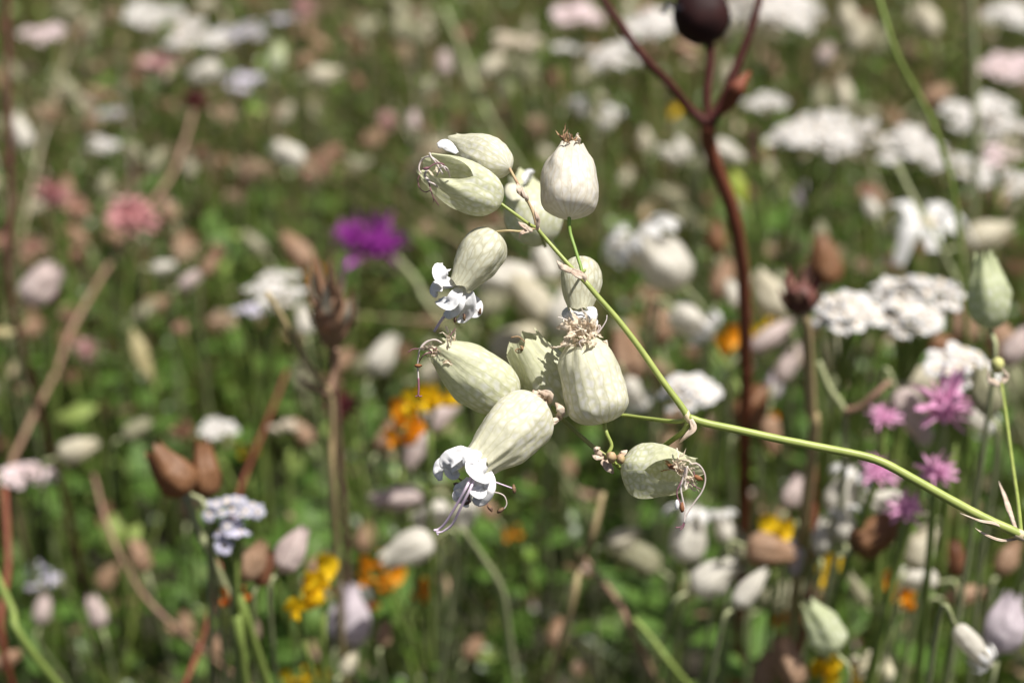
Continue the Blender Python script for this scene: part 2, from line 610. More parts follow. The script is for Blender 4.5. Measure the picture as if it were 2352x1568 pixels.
def bract(pts, w, mat=bract_dry, curl=.9, seed=0):
    mb = MB()
    mb.lobe(pts, [w * .45, w * .75, w * .55, w * .08], -FWD + UPV * .3, curl * .5, across=7, sub=4, wave=.4, seed=seed)
    return mb.build('bract', mat, cb, origin=base_foot, thick=.00006)
def c1p(x, y, dz=0.0):
    return pt(*c1(x, y), dz)
def c2p(x, y, dz=0.0):
    return pt(*c2(x, y), dz)
def c3p(x, y, dz=0.0):
    return pt(*c3(x, y), dz)
for i, (p, w) in enumerate([
        ([c1p(960, 770), c1p(965, 700, -.001), c1p(950, 650, -.001), c1p(942, 595)], .0011),
        ([c1p(930, 775), c1p(890, 755, -.001), c1p(850, 730, -.002), c1p(828, 712, -.001)], .0013),
        ([c1p(920, 775), c1p(880, 775, -.001), c1p(850, 790, -.002), c1p(832, 828, -.001)], .0011),
        ([c1p(1230, 1060), c1p(1170, 1040, -.001), c1p(1130, 1020, -.002), c1p(1098, 985, -.002)], .0018),
        ([c1p(1200, 1050, -.001), c1p(1250, 1080, -.0015), c1p(1290, 1100, -.0015), c1p(1295, 1135, -.001)], .0020),
        ([c2p(960, 600, .002), c2p(930, 560), c2p(890, 530, -.001), c2p(868, 508)], .0030),
        ([c2p(965, 590, .002), c2p(975, 555), c2p(955, 530, -.001), c2p(905, 520, -.001)], .0024),
        ([c2p(955, 575, .002), c2p(940, 600, -.001), c2p(936, 625, -.001), c2p(940, 640)], .0016),
        ([c2p(1040, 690), c2p(1050, 650, -.001), c2p(1040, 620, -.001), c2p(1015, 590)], .0022),
        ([c2p(1040, 690), c2p(990, 720, -.001), c2p(960, 740, -.001), c2p(935, 790)], .0018),
        ([c2p(1040, 685), c2p(1000, 705, -.001), c2p(950, 695, 0), c2p(930, 680)], .0012),
        ([c2p(1320, 935), c2p(1290, 910, -.001), c2p(1285, 890, -.002), c2p(1310, 885)], .0015),
        ([c2p(1330, 950), c2p(1290, 950, -.001), c2p(1270, 940, -.002), c2p(1255, 930)], .0012),
        ([c2p(1345, 960), c2p(1355, 1000, -.001), c2p(1380, 1030, -.001), c2p(1397, 1052)], .0022),
        ([c2p(1340, 960), c2p(1330, 980, -.001), c2p(1345, 1005, -.001), c2p(1375, 1015)], .0014),
        ([c2p(1420, 945), c2p(1450, 925, -.001), c2p(1470, 912, -.001), c2p(1483, 900)], .0014),
        ([pt(2335, 1228), pt(2290, 1203, -.001), pt(2250, 1195, -.002), pt(2205, 1178, -.001)], .0008),
        ([pt(2340, 1228, .001), pt(2322, 1180, .015), pt(2308, 1140, .022), pt(2294, 1105, .028)], .0014),
        ([pt(2346, 1235, .001), pt(2300, 1240), pt(2260, 1225), pt(2240, 1212)], .0007),
        ([c3p(870, 800, -.001), c3p(885, 850, -.001), c3p(850, 890, -.001), c3p(800, 940, 0)], .0016)]):
    bract(p, w, seed=i)

# side shoot with a small bud at the right hand node
tube_part('branch', [node_right, pt(2338, 1150, .02), pt(2325, 1060, .04), pt(2312, 960, .055), pt(2300, 880, .065)], 5 * PXF, 3.6 * PXF, stem_green, seed=7)
mb = MB()
mb.ball(pt(2291, 838, .066), 19 * PXF, (1, 1, 1.15), lump=.2, seed=4)
mb.build('bud', leafy('bud_green', (.55, .55, .2), (.45, .42, .2), trans=.15), cb, origin=base_foot)
for i, p in enumerate(([pt(2300, 880, .065), pt(2312, 862, .065), pt(2302, 845, .064)], [pt(2300, 885, .065), pt(2272, 872, .065), pt(2268, 850, .064)])):
    bract([p[0], p[0].lerp(p[1], .6), p[1], p[2]], .0018, seed=30 + i)
# small buds at the lower fork
for (x, y, r) in ((1380, 948, 31), (1440, 957, 29)):
    mb = MB()
    q = c2p(x, y, -.002)
    mb.ball(q, r * .3516 * PXF, (1, 1, 1.2), n=12, m=8, lump=.25, seed=x)
    b_ = mb.build('bud', bud_mat, cb, origin=base_foot)

def calyx_at(base, mouth, ratio, mat, name='calyx', ext=1.0, roll=0.0, **kw):
    ax = mouth - base
    L = ax.length
    F = frame(ax, -FWD)
    if roll:
        F = F @ Matrix.Rotation(roll, 3, 'Z')
    mb = calyx_geo(L, L * ratio * .5, **kw)
    mb.v = [base + F @ p for p in mb.v]
    o = mb.build(name, mat, cb, origin=base_foot)
    return o, F

def sub_tube(name, pts, r0, r1, mat, parent, n=6, sub=6):
    mb = MB()
    mb.tube(pts, r0, r1, n=n, sub=sub)
    return mb.build(name, mat, parent, origin=base_foot)

def sub_lobe(name, pts, ws, mat, parent, up=None, pw=.82, curl=.6, wave=.06, seed=0, thick=.00008, across=13, rib=.014):
    mb = MB()
    mb.lobe(pts, [x * pw for x in ws], up or (-FWD + UPV * .4), curl, across=across, sub=5, wave=wave, seed=seed, rib=rib)
    return mb.build(name, mat, parent, origin=base_foot, thick=thick)

def tuft(parent, centre, direction, n, length, spread, width, seed, mat=tuft_mat, name='withered_petal', lump=None):
    """crumpled dry petals: each a curled ribbon of its own"""
    r = random.Random(seed)
    d0 = direction.normalized()
    for k in range(n):
        d = (d0 + V((r.gauss(0, spread), r.gauss(0, spread), r.gauss(0, spread)))).normalized()
        p = centre + V((r.gauss(0, 1), r.gauss(0, 1), r.gauss(0, 1))) * width * .9 - d0 * length * .25
        pts = [p.copy()]
        ln = length * r.uniform(.5, 1.1)
        steps = 6
        for q in range(steps):
            d = (d + V((r.gauss(0, .34), r.gauss(0, .34), r.gauss(0, .34)))).normalized()
            p = p + d * ln / steps
            pts.append(p.copy())
        w = width * r.uniform(.5, 1.2)
        mb = MB()
        mb.lobe(pts, [w * .5, w, w * r.uniform(.5, 1.3), w * .12], V((r.gauss(0, 1), r.gauss(0, 1), r.gauss(0, 1))).normalized(), r.uniform(.3, 1.2), across=5, sub=3, wave=.45, seed=seed + k)
        mb.build(name, mat, parent, origin=base_foot)

def strand(name, parent, pts, r, mat, n=5):
    return sub_tube(name, pts, r, r * .8, mat, parent, n=n, sub=6)

def anther(parent, p, axis, ln=.0011, mat=anther_mat, seed=0):
    mb = MB()
    F = frame(axis, FWD)
    for s in (-1, 1):
        mb.ball(p + F @ V((s * ln * .2, 0, 0)), ln * .24, (1, 1, 2.0), n=8, m=6, rot=F, lump=.5, seed=seed + s)
    return mb.build('anther', mat, parent, origin=base_foot)

# --- upper left, torn open
top_prof = [(0, .0), (.015, .22), (.05, .46), (.13, .74), (.28, .97), (.42, 1.0), (.6, .98), (.78, .86), (.9, .72), (1, .60)]
b1 = pt(1150, 467)
ca, F = calyx_at(b1, pt(990, 384, -.006), .585, cal_green, prof=top_prof, gap=(.45, .95, .58), teeth=.12, seed=3, lobe5=.05, dents=.09, crumple=.12, flare=-.2, nring=36)
sub_tube('pedicel', [N2, pt(1215, 515, .001), pt(1185, 493), b1 + (pt(986, 380) - b1).normalized() * .0003], 4.4 * PXF, 4 * PXF, stem_green, ca)
for i, (pp, r, m) in enumerate([
        ([c1p(330, 360, -0.0065), c1p(260, 290, -0.0075), c1p(200, 255, -0.0075), c1p(150, 285, -0.0065), c1p(132, 340, -0.0065), c1p(150, 380, -0.0065)], .00018, filament_white),
        ([c1p(330, 350, -0.0075), c1p(300, 310, -0.0095), c1p(250, 305, -0.0095), c1p(200, 335, -0.0095)], .00014, filament_purple),
        ([c1p(250, 460, -0.0065), c1p(205, 425, -0.0075), c1p(180, 395, -0.0075), c1p(178, 370, -0.0085), c1p(195, 345, -0.0085)], .00022, filament_white),
        ([c1p(280, 480, -0.0065), c1p(240, 450, -0.0075), c1p(200, 430, -0.0075), c1p(165, 385, -0.0075)], .0002, filament_white),
        ([c1p(300, 380, -0.0075), c1p(250, 300, -0.0085), c1p(220, 260, -0.0085), c1p(208, 230, -0.0075)], .00016, filament_white),
        ([c1p(200, 430, -0.0065), c1p(215, 490, -0.0075), c1p(235, 545, -0.0075), c1p(272, 598, -0.0065)], .00012, filament_purple),
        ([c1p(235, 540, -0.0075), c1p(236, 560, -0.0065), c1p(230, 578, -0.0065)], .0001, filament_purple),
        ([c1p(215, 490, -0.0065), c1p(180, 505, -0.0055), c1p(140, 480, -0.0055), c1p(125, 420, -0.0055), c1p(140, 385, -0.0055)], .00009, filament_purple),
        ([c1p(350, 400, -0.0085), c1p(330, 340, -0.0105), c1p(290, 330, -0.0105), c1p(258, 390, -0.0095)], .00014, filament_white)]):
    strand('filament', ca, pp, r, m)
anther(ca, c1p(185, 340, -0.0095), c1p(210, 330, -0.0065) - c1p(150, 345, -0.0065), .0011, filament_purple, 3)
tuft(ca, c1p(240, 360, -0.0055), c1p(190, 340, -0.0065) - c1p(300, 380, -0.0065), 5, .0022, .5, .0005, 5)
sub_lobe('petal', [c1p(400, 230, .002), c1p(350, 190, .003), c1p(310, 165, .003), c1p(262, 178, .003)], [.0008, .0022, .0024, .0012], petal_white, ca, curl=.5, seed=4)

# --- upper left, second one behind
b2 = c1p(765, 335, .001)
ca, F = calyx_at(b2, c1p(395, 165, .008), .60, cal_pale, prof=BASE_PROF, seed=5, lobe5=.05, dents=.09, teeth=.1, ext=1)
sub_tube('pedicel', [N2, c1p(935, 660, .002), c1p(900, 580, .002), c1p(850, 500, .001), c1p(815, 430), b2 + FWD * .0004], 3.4 * PXF, 3.4 * PXF, ped_pink, ca)
mb = MB()
mb.ball(c1p(850, 500, .0005), 5 * PXF, (1, 1, 3.2), rot=frame(c1p(820, 440) - c1p(885, 570), FWD), lump=.5, seed=2)
mb.build('node', node_pink, cb, origin=base_foot)
bract([c1p(870, 540, 0), c1p(840, 500, -.001), c1p(830, 470, -.001), c1p(818, 440)], .0014, seed=51)
bract([c1p(890, 570, 0), c1p(885, 540, -.001), c1p(862, 500, -.001), c1p(850, 470)], .0012, seed=52)

# --- soft, farther back between the two
b3 = c1p(1000, 850, .050)
ca, F = calyx_at(b3, c1p(850, 440, .058), .74, cal_green, prof=BASE_PROF, seed=7, dents=.07)
sub_tube('pedicel', [N2, pt(1243, 540, .016), pt(1252, 566, .036), b3], 4 * PXF, 4 * PXF, stem_olive, ca)
sub_lobe('petal', [c1p(850, 460, .057), c1p(885, 430, .052), c1p(895, 395, .050), c1p(865, 375, .050)], [.002, .0035, .004, .002], petal_white, ca, curl=.4, seed=20)
sub_lobe('petal', [c1p(840, 460, .057), c1p(815, 450, .050), c1p(800, 500, .048), c1p(815, 560, .047)], [.002, .004, .0045, .002], leafy('petal_cream', (.72, .70, .56), (.64, .62, .46), trans=.3), ca, curl=.4, seed=21)

# --- upper right, upright and whitish
up_prof = [(0, .0), (.012, .25), (.04, .48), (.1, .76), (.15, .88), (.29, .99), (.45, 1.0), (.64, .92), (.8, .76), (.91, .56), (1, .42)]
b4 = pt(1307, 500, .003)
ca, F = calyx_at(b4, pt(1311, 338, .007), .77, cal_white, prof=up_prof, seed=9, lobe5=.03, dents=.07, teeth=.06, crumple=.25, bend=.0)
sub_tube('pedicel', [N1, pt(1336, 622, .001), pt(1322, 575, .002), pt(1309, 531, .003), b4 + UPV * .0004], 3.6 * PXF, 4.4 * PXF, leafy('pedicel_green', (.24, .36, .08), (.2, .3, .07), trans=.12, rough=.45), ca)
tuft(ca, pt(1300, 330, .006), UPV - RGT * .5, 12, .0042, .6, .0007, 21, tuft_dark)
tuft(ca, pt(1312, 332, .006), UPV - RGT * .2, 8, .003, .6, .0009, 22)

# --- middle, hanging with white petals
hang_prof = [(0, .0), (.012, .28), (.04, .52), (.1, .76), (.22, .96), (.36, 1.0), (.52, .96), (.68, .84), (.82, .69), (.93, .57), (1, .52)]
b5 = c1p(668, 782, .001)
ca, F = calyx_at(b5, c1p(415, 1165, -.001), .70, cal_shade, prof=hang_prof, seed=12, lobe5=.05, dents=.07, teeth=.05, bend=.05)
sub_tube('pedicel', [N2, c1p(900, 768, .001), c1p(840, 780, .001), c1p(760, 775, 0), b5], 3.3 * PXF, 3 * PXF, ped_pink, ca)
for i, (pp, ws, cu) in enumerate([
        ([c1p(420, 1150), c1p(360, 1140, -.002), c1p(300, 1120, -.003), c1p(280, 1060, -.003), c1p(320, 1035, -.001)], [.0012, .0022, .0034, .004, .0028], .9),
        ([c1p(410, 1150, .001), c1p(330, 1150, .002), c1p(270, 1150, .001), c1p(250, 1200, 0), c1p(265, 1225, .001)], [.0012, .0022, .003, .003, .0012], .8),
        ([c1p(420, 1170, -.001), c1p(390, 1230, -.003), c1p(350, 1290, -.003), c1p(295, 1275, -.002), c1p(262, 1265, 0)], [.0016, .0032, .0036, .003, .0012], .8),
        ([c1p(430, 1180, -.001), c1p(410, 1260, -.003), c1p(380, 1320, -.002), c1p(345, 1350, 0), c1p(310, 1345, .001)], [.0016, .0034, .0036, .003, .0014], .7),
        ([c1p(440, 1165), c1p(470, 1200, -.001), c1p(492, 1270, -.001), c1p(480, 1340, 0), c1p(440, 1390, .001), c1p(400, 1410, .001)], [.0014, .0026, .003, .0032, .0026, .0008], .7),
        ([c1p(450, 1170, .001), c1p(490, 1240, .002), c1p(530, 1290, .002), c1p(525, 1345, .002), c1p(485, 1370, .002)], [.0014, .0028, .0034, .003, .001], .7)]):
    sub_lobe('petal', pp, ws, petal_white, ca, curl=cu * (.65 if i % 2 else -.8), seed=40 + i, wave=.1, pw=.72)
for i, pp in enumerate([[c1p(430, 1200), c1p(400, 1330, .001), c1p(385, 1395, .001)], [c1p(440, 1200), c1p(440, 1340, .001), c1p(450, 1380)],
                        [c1p(470, 1220, .001), c1p(540, 1340, .002), c1p(560, 1340, .002)]]):
    strand('filament', ca, pp, .00012, filament_purple)
    anther(ca, pp[-1], V((0, 0, 1)), .0011, seed=i)
strand('style', ca, [c1p(420, 1200, .002), c1p(340, 1340, .010), c1p(290, 1400, .012), c1p(240, 1480, .013)], .0003, style_lilac)

# --- small one hanging behind the branch
b6 = c1p(1275, 968, .010)
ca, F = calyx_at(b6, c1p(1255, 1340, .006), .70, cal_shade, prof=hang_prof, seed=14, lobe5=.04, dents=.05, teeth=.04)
sub_tube('pedicel', [N1, pt(1345, 618, .006), pt(1346, 602, .010), b6], 3.4 * PXF, 3.2 * PXF, stem_green, ca)
for i, pp in enumerate([[c1p(1250, 1330, .006), c1p(1220, 1360, .003), c1p(1190, 1400, .004), c1p(1200, 1440, .005)],
                        [c1p(1255, 1330, .006), c1p(1265, 1380, .002), c1p(1270, 1420, .003), c1p(1280, 1450, .004)],
                        [c1p(1265, 1330, .006), c1p(1310, 1350, .003), c1p(1360, 1350, .004), c1p(1382, 1370, .005)],
                        [c1p(1265, 1330, .006), c1p(1310, 1380, .003), c1p(1335, 1420, .004), c1p(1330, 1450, .005)],
                        [c1p(1250, 1330, .006), c1p(1215, 1340, .009), c1p(1180, 1360, .010), c1p(1175, 1380, .010)]]):
    sub_lobe('petal', pp, [.0014, .003, .0036, .0016], petal_white, ca, curl=.6, seed=50 + i)

# --- lower left, plump and green with withered mouth
b7 = pt(1180, 922, .006)
low_prof = [(0, .0), (.012, .26), (.04, .5), (.1, .74), (.22, .94), (.38, 1.0), (.54, .98), (.70, .86), (.84, .66), (.93, .50), (1, .42)]
ca, F = calyx_at(b7, pt(1004, 803, .0), .60, cal_green, prof=low_prof, seed=17, lobe5=.035, dents=.06, teeth=.06, crumple=.2)
sub_tube('pedicel', [N3, c2p(990, 610, .006), c2p(930, 560, .008), pt(1200, 920, .008), b7], 4.2 * PXF, 4 * PXF, stem_green, ca)
tuft(ca, c2p(255, 260, -.001), c2p(200, 225) - c2p(300, 290), 16, .0032, .5, .0009, 31)
tuft(ca, c2p(330, 180, 0), c2p(300, 150) - c2p(360, 210), 9, .0026, .6, .0007, 32)
for i, (pp, r, m) in enumerate([
        ([c2p(300, 220), c2p(230, 180, -.001), c2p(170, 200, -.001), c2p(128, 250, -.001), c2p(116, 330), c2p(120, 430), c2p(120, 520)], .00016, filament_white),
        ([c2p(300, 210, .001), c2p(240, 185), c2p(180, 188), c2p(135, 230), c2p(122, 300)], .00013, filament_white),
        ([c2p(270, 260), c2p(190, 265, -.001), c2p(150, 285, -.001), c2p(122, 330)], .00012, filament_purple),
        ([c2p(240, 240), c2p(150, 243), c2p(90, 240), c2p(52, 262)], .0001, filament_purple),
        ([c2p(120, 430), c2p(122, 500), c2p(119, 540)], .0002, filament_purple),
        ([c2p(119, 538), c2p(112, 548), c2p(100, 550)], .00015, filament_purple),
        ([c2p(119, 538), c2p(128, 550), c2p(144, 548)], .00015, filament_purple),
        ([c2p(320, 160), c2p(345, 130), c2p(362, 104)], .0001, filament_purple)]):
    strand('filament', ca, pp, r, m)
anther(ca, c2p(118, 350, -.0003), RGT, .0013, leafy('anther_rust', (.3, .13, .05), (.15, .06, .03), trans=0, rough=.7), 6)

# --- capsule behind the pair
open_prof0 = [(0, .0), (.012, .3), (.04, .55), (.1, .78), (.22, .97), (.36, 1.0), (.55, .95), (.72, .84), (.86, .70), (1, .6)]
b9 = pt(1308, 948, .012)
ca, F = calyx_at(b9, pt(1205, 792, .008), .70, cal_green, prof=open_prof0, seed=19, lobe5=.07, dents=.10, teeth=.12, crumple=.3)
tuft(ca, c2p(810, 250, .010), c2p(760, 200) - c2p(850, 300), 10, .0035, .6, .0008, 41, tuft_dark)
for i, pp in enumerate([[c2p(820, 260, .01), c2p(770, 240, .010), c2p(740, 270, .010), c2p(722, 310, .010)], [c2p(850, 230, .01), c2p(800, 180, .010), c2p(770, 160, .010), c2p(725, 165, .01)]]):
    strand('filament', ca, pp, .00014, tuft_dark)

# --- tall capsule with a papery tuft
b10 = pt(1386, 973, 0)
tall_prof = [(0, .0), (.01, .3), (.035, .56), (.09, .80), (.18, .97), (.3, 1.0), (.46, .99), (.62, .95), (.76, .88), (.88, .72), (.95, .52), (1, .38)]
ca, F = calyx_at(b10, pt(1337, 782, .001), .72, cal_pale, prof=tall_prof, seed=23, lobe5=.05, dents=.08, teeth=.05, crumple=.25, rib=.018)
sub_tube('pedicel', [N4, c2p(1358, 925, -.001), c2p(1382, 870, -.001), c2p(1350, 790, -.001), b10 + UPV * .0006], 4.4 * PXF, 5 * PXF, stem_green, ca)
tuft(ca, c2p(1190, 140, 0), c2p(1150, 90) - c2p(1220, 220), 18, .0042, .40, .0012, 51)
tuft(ca, c2p(1110, 125, 0), c2p(1030, 130) - c2p(1160, 110), 16, .0044, .40, .0010, 52)
tuft(ca, c2p(1240, 150, -.001), c2p(1240, 80) - c2p(1230, 220), 10, .0038, .4, .0009, 53)
sub_lobe('dry_tooth', [c2p(1340, 250, -.001), c2p(1345, 220, -.001), c2p(1338, 185, -.001)], [.0008, .0012, .0012], tuft_mat, ca, curl=1.0, wave=.3, seed=9)
for i, pp in enumerate([[c2p(1170, 110), c2p(1110, 65), c2p(1060, 40), c2p(1032, 34)], [c2p(1270, 150), c2p(1310, 110), c2p(1300, 85), c2p(1260, 110)],
                        [c2p(1260, 170), c2p(1300, 130), c2p(1345, 60), c2p(1352, 20)], [c2p(1250, 150), c2p(1280, 90), c2p(1300, 100), c2p(1280, 140)],
                        [c2p(1240, 200, -.002), c2p(1200, 180, -.003), c2p(1170, 200, -.003), c2p(1190, 240, -.003)]]):
    strand('filament', ca, pp, .00012, filament_white)

# --- main flower, petals open
b8 = c2p(925, 590, .0)
fl_prof = [(0, .0), (.012, .3), (.04, .55), (.1, .78), (.22, .96), (.36, 1.0), (.5, .99), (.64, .92), (.78, .78), (.9, .62), (1, .52)]
ca, F = calyx_at(b8, c2p(520, 985, -.006), .665, cal_pale, prof=fl_prof, seed=29, lobe5=.06, dents=.08, teeth=.10, crumple=.35, phase=.15, nring=36)
ca8 = ca
sub_tube('pedicel', [N3, c2p(1000, 690, .004), c2p(960, 680, .003), c2p(935, 640, .002), b8], 5 * PXF, 5 * PXF, stem_green, ca)
z = -.006
for i, (pp, ws, cu) in enumerate([
        ([c2p(520, 960, z), c2p(450, 930, z - .002), c2p(370, 935, z - .003), c2p(310, 975, z - .003), c2p(300, 1020, z - .002)], [.0016, .003, .0036, .0036, .0016], .9),
        ([c2p(400, 950, z), c2p(320, 960, z), c2p(265, 985, z), c2p(250, 1040, z), c2p(265, 1100, z)], [.001, .0016, .0022, .0022, .0008], .7),
        ([c2p(430, 970, z), c2p(370, 1000, z - .001), c2p(330, 1030, z), c2p(355, 1062, z), c2p(385, 1045, z)], [.0012, .0022, .0028, .0026, .0012], .9),
        ([c2p(530, 900, z - .001), c2p(490, 920, z - .004), c2p(450, 960, z - .005), c2p(430, 1000, z - .005)], [.0012, .003, .003, .0016], .8),
        ([c2p(540, 940, z - .001), c2p(500, 980, z - .004), c2p(500, 1030, z - .006), c2p(550, 1070, z - .006), c2p(570, 1090, z - .003)], [.0016, .004, .0044, .0036, .0014], .9),
        ([c2p(560, 1010, z - .001), c2p(570, 1080, z - .003), c2p(560, 1150, z - .004), c2p(520, 1210, z - .003), c2p(480, 1200, z - .002)], [.0016, .0034, .004, .0036, .0018], .9),
        ([c2p(530, 1060, z - .002), c2p(500, 1110, z - .005), c2p(495, 1160, z - .006), c2p(525, 1185, z - .006), c2p(550, 1160, z - .005)], [.0014, .0026, .003, .0026, .0012], 1.0),
        ([c2p(450, 1080, z - .001), c2p(410, 1130, z - .002), c2p(385, 1155, z - .002), c2p(395, 1180, z - .001)], [.001, .002, .0024, .0012], 1.0),
        ([c2p(430, 1140, z - .001), c2p(390, 1180, z - .003), c2p(375, 1205, z - .003), c2p(400, 1235, z - .002)], [.001, .002, .0022, .0012], 1.0),
        ([c2p(450, 1160, z - .001), c2p(440, 1210, z - .002), c2p(430, 1245, z - .002), c2p(450, 1258, z - .001)], [.001, .002, .002, .001], 1.0)]):
    sub_lobe('petal', pp, ws, petal_white, ca, curl=cu * (.7 if i % 2 else -.75), seed=70 + i, wave=.16, pw=.84, rib=.016)
for i, pp in enumerate([[c2p(470, 1060, z - .004), c2p(440, 1130, z - .007), c2p(380, 1240, z - .006), c2p(300, 1370, z - .004), c2p(255, 1415, z - .003), c2p(220, 1425, z - .003)],
                        [c2p(495, 1065, z - .004), c2p(465, 1140, z - .007), c2p(405, 1260, z - .006), c2p(345, 1380, z - .004), c2p(290, 1425, z - .003), c2p(245, 1440, z - .003)],
                        [c2p(258, 1412, z - .003), c2p(240, 1430, z - .003), c2p(248, 1455, z - .003)]]):
    strand('style', ca, pp, .00024 if i < 2 else .00018, style_lilac, n=7)
for i, (pp, m) in enumerate([
        ([c2p(560, 1100, z), c2p(610, 1106, z), c2p(680, 1130, z), c2p(735, 1150, z)], style_lilac),
        ([c2p(560, 1180, z), c2p(630, 1178, z), c2p(680, 1200, z), c2p(697, 1250, z), c2p(680, 1285, z)], filament_white),
        ([c2p(530, 1200, z), c2p(560, 1240, z), c2p(580, 1268, z)], filament_purple),
        ([c2p(420, 1110, z), c2p(390, 1090, z), c2p(365, 1070, z)], filament_purple),
        ([c2p(430, 1200, z), c2p(450, 1220, z - .004), c2p(460, 1235, z - .004)], filament_purple)]):
    strand('filament', ca, pp, .00013, m)
for i, (p, a) in enumerate([(c2p(745, 1155, z), c2p(740, 1130) - c2p(750, 1185)), (c2p(656, 1294, z), c2p(640, 1310) - c2p(680, 1280)),
                            (c2p(588, 1280, z), c2p(570, 1262) - c2p(600, 1300)), (c2p(368, 1122, z), RGT), (c2p(448, 1208, z - .004), UPV), (c2p(440, 1246, z - .003), RGT + UPV * .5)]):
    anther(ca, p, a, .0014 if i < 3 else .0011, seed=i * 3)
# --- right, torn capsule seen into its mouth
b11 = c3p(505, 1098, .002)
open_prof = [(0, .0), (.012, .3), (.04, .55), (.1, .78), (.22, .97), (.36, 1.0), (.55, .97), (.72, .88), (.86, .74), (1, .58)]
ca, F = calyx_at(b11, c3p(848, 1100, -.0055), .76, cal_open, prof=open_prof, gap=(-.1, .8, .56), seed=31, lobe5=.05, dents=.08, teeth=.14, crumple=.3, nring=36, phase=.1)
sub_tube('pedicel', [N4, c2p(1400, 985, .001), c2p(1440, 1020, .003), b11], 4.4 * PXF, 4.6 * PXF, stem_green, ca)
tuft(ca, c3p(815, 1070, -.0085), c3p(860, 1080) - c3p(760, 1060), 18, .0040, .5, .0006, 61)
tuft(ca, c3p(845, 1150, -.0085), c3p(840, 1200) - c3p(820, 1080), 13, .0030, .5, .0006, 62)
tuft(ca, c3p(750, 1070, -.003), c3p(800, 1080) - c3p(700, 1060), 5, .0026, .5, .0005, 63, tuft_dark)
z = -.0095
for i, (pp, r, m) in enumerate([
        ([c3p(860, 1060, z), c3p(905, 1058, z), c3p(940, 1095, z), c3p(953, 1150, z), c3p(935, 1215, z), c3p(890, 1280, z), c3p(855, 1335, z), c3p(830, 1385, z)], .00016, filament_white),
        ([c3p(840, 1080, z), c3p(825, 1140, z), c3p(812, 1200, z), c3p(822, 1260, z), c3p(833, 1320, z), c3p(832, 1400, z)], .00018, filament_white),
        ([c3p(820, 1150, z), c3p(795, 1200, z), c3p(790, 1240, z), c3p(815, 1300, z)], .00013, filament_purple),
        ([c3p(832, 1390, z), c3p(815, 1420, z), c3p(780, 1425, z)], .00011, filament_purple),
        ([c3p(832, 1390, z), c3p(828, 1420, z), c3p(806, 1440, z)], .00011, filament_purple),
        ([c3p(870, 1150, z), c3p(890, 1130, z), c3p(885, 1100, z)], .00011, filament_purple),
        ([c3p(850, 1160, z), c3p(890, 1185, z), c3p(930, 1205, z)], .00009, filament_purple),
        ([c3p(850, 1070, z), c3p(835, 1180, z), c3p(840, 1200, z)], .00016, filament_white)]):
    strand('filament', ca, pp, r, m)
rust = MATS['anther_rust']
anther(ca, c3p(818, 1310, z), UPV, .0016, rust, 2)
anther(ca, c3p(910, 1138, z), RGT - UPV * .5, .0016, rust, 8)
anther(ca, c3p(760, 1075, -.008), RGT - UPV * .3, .0016, rust, 9)
mb = MB()
mb.ball(c3p(790, 1293, z), .0004, (1, 1, 2.2), n=8, m=6, rot=frame(UPV, FWD))
mb.build('anther', petal_white, ca, origin=base_foot)

# ------------------------------------------------------------------ kinds of meadow plants behind
W = V((0, 0, 1))
TONES = {
    'white':  ((.80, .76, .66), (.84, .80, .72), (.64, .58, .46)),
    'cream':  ((.68, .62, .46), (.78, .73, .60), (.55, .48, .32)),
    'pink':   ((.72, .59, .54), (.78, .68, .62), (.52, .38, .38)),
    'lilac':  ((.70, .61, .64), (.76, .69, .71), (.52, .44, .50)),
    'green':  ((.58, .62, .38), (.74, .76, .62), (.44, .50, .22)),
    'olive':  ((.40, .38, .24), (.48, .46, .32), (.30, .28, .15)),
    'brown':  ((.30, .145, .065), (.38, .20, .10), (.18, .08, .035)),
    'tan':    ((.46, .29, .18), (.56, .39, .27), (.32, .18, .10)),
    'rust':   ((.20, .08, .04), (.27, .12, .06), (.18, .08, .04)),
    'dark':   ((.07, .025, .02), (.09, .04, .03), (.04, .015, .012)),
}
def tone_mat(t):
    b, s, v = TONES[t]
    return papery('calyx_' + t, b, s, v, nu=18, nv=6, cross=.5, vein_w=.12, trans=.42)
stem_mats = {
    'green': leafy('meadow_stem_green', (.22, .28, .07), (.16, .22, .05), trans=.1, nscale=60),
    'pale': leafy('meadow_stem_pale', (.38, .40, .22), (.28, .30, .15), trans=.1, nscale=60),
    'straw': leafy('meadow_stem_straw', (.40, .32, .17), (.30, .22, .11), trans=.1, nscale=60),
    'twig': leafy('meadow_stem_twig', (.30, .19, .13), (.22, .13, .085), trans=.05, nscale=60),
    'red': leafy('meadow_stem_red', (.19, .062, .035), (.12, .038, .022), trans=.05, nscale=60, spec=.15),
    'dark': leafy('meadow_stem_dark', (.075, .024, .02), (.05, .017, .014), trans=0, nscale=60, rough=.6, spec=.12),
}
PW = leafy('petal_white_meadow', (.74, .725, .70), (.68, .665, .64), trans=.3)
YW = {'white': leafy('yarrow_white', (.68, .665, .645), (.60, .58, .56), trans=.28, nscale=200),
      'pink': leafy('yarrow_pinkish', (.74, .60, .62), (.68, .55, .58), trans=.28, nscale=200),
      'lilac': leafy('yarrow_lilac', (.62, .60, .74), (.56, .53, .66), trans=.28, nscale=200),  # lilac florets, also used as painted shade on white heads
      'grey': leafy('yarrow_grey', (.42, .42, .48), (.34, .33, .40), trans=.2, nscale=200),  # grey florets, one shaded white head is painted with them too
      'beige': leafy('yarrow_beige', (.58, .52, .42), (.48, .40, .30), trans=.25, nscale=200)}
DISC = leafy('floret_disc', (.74, .64, .48), (.62, .50, .36), trans=.1, nscale=800)
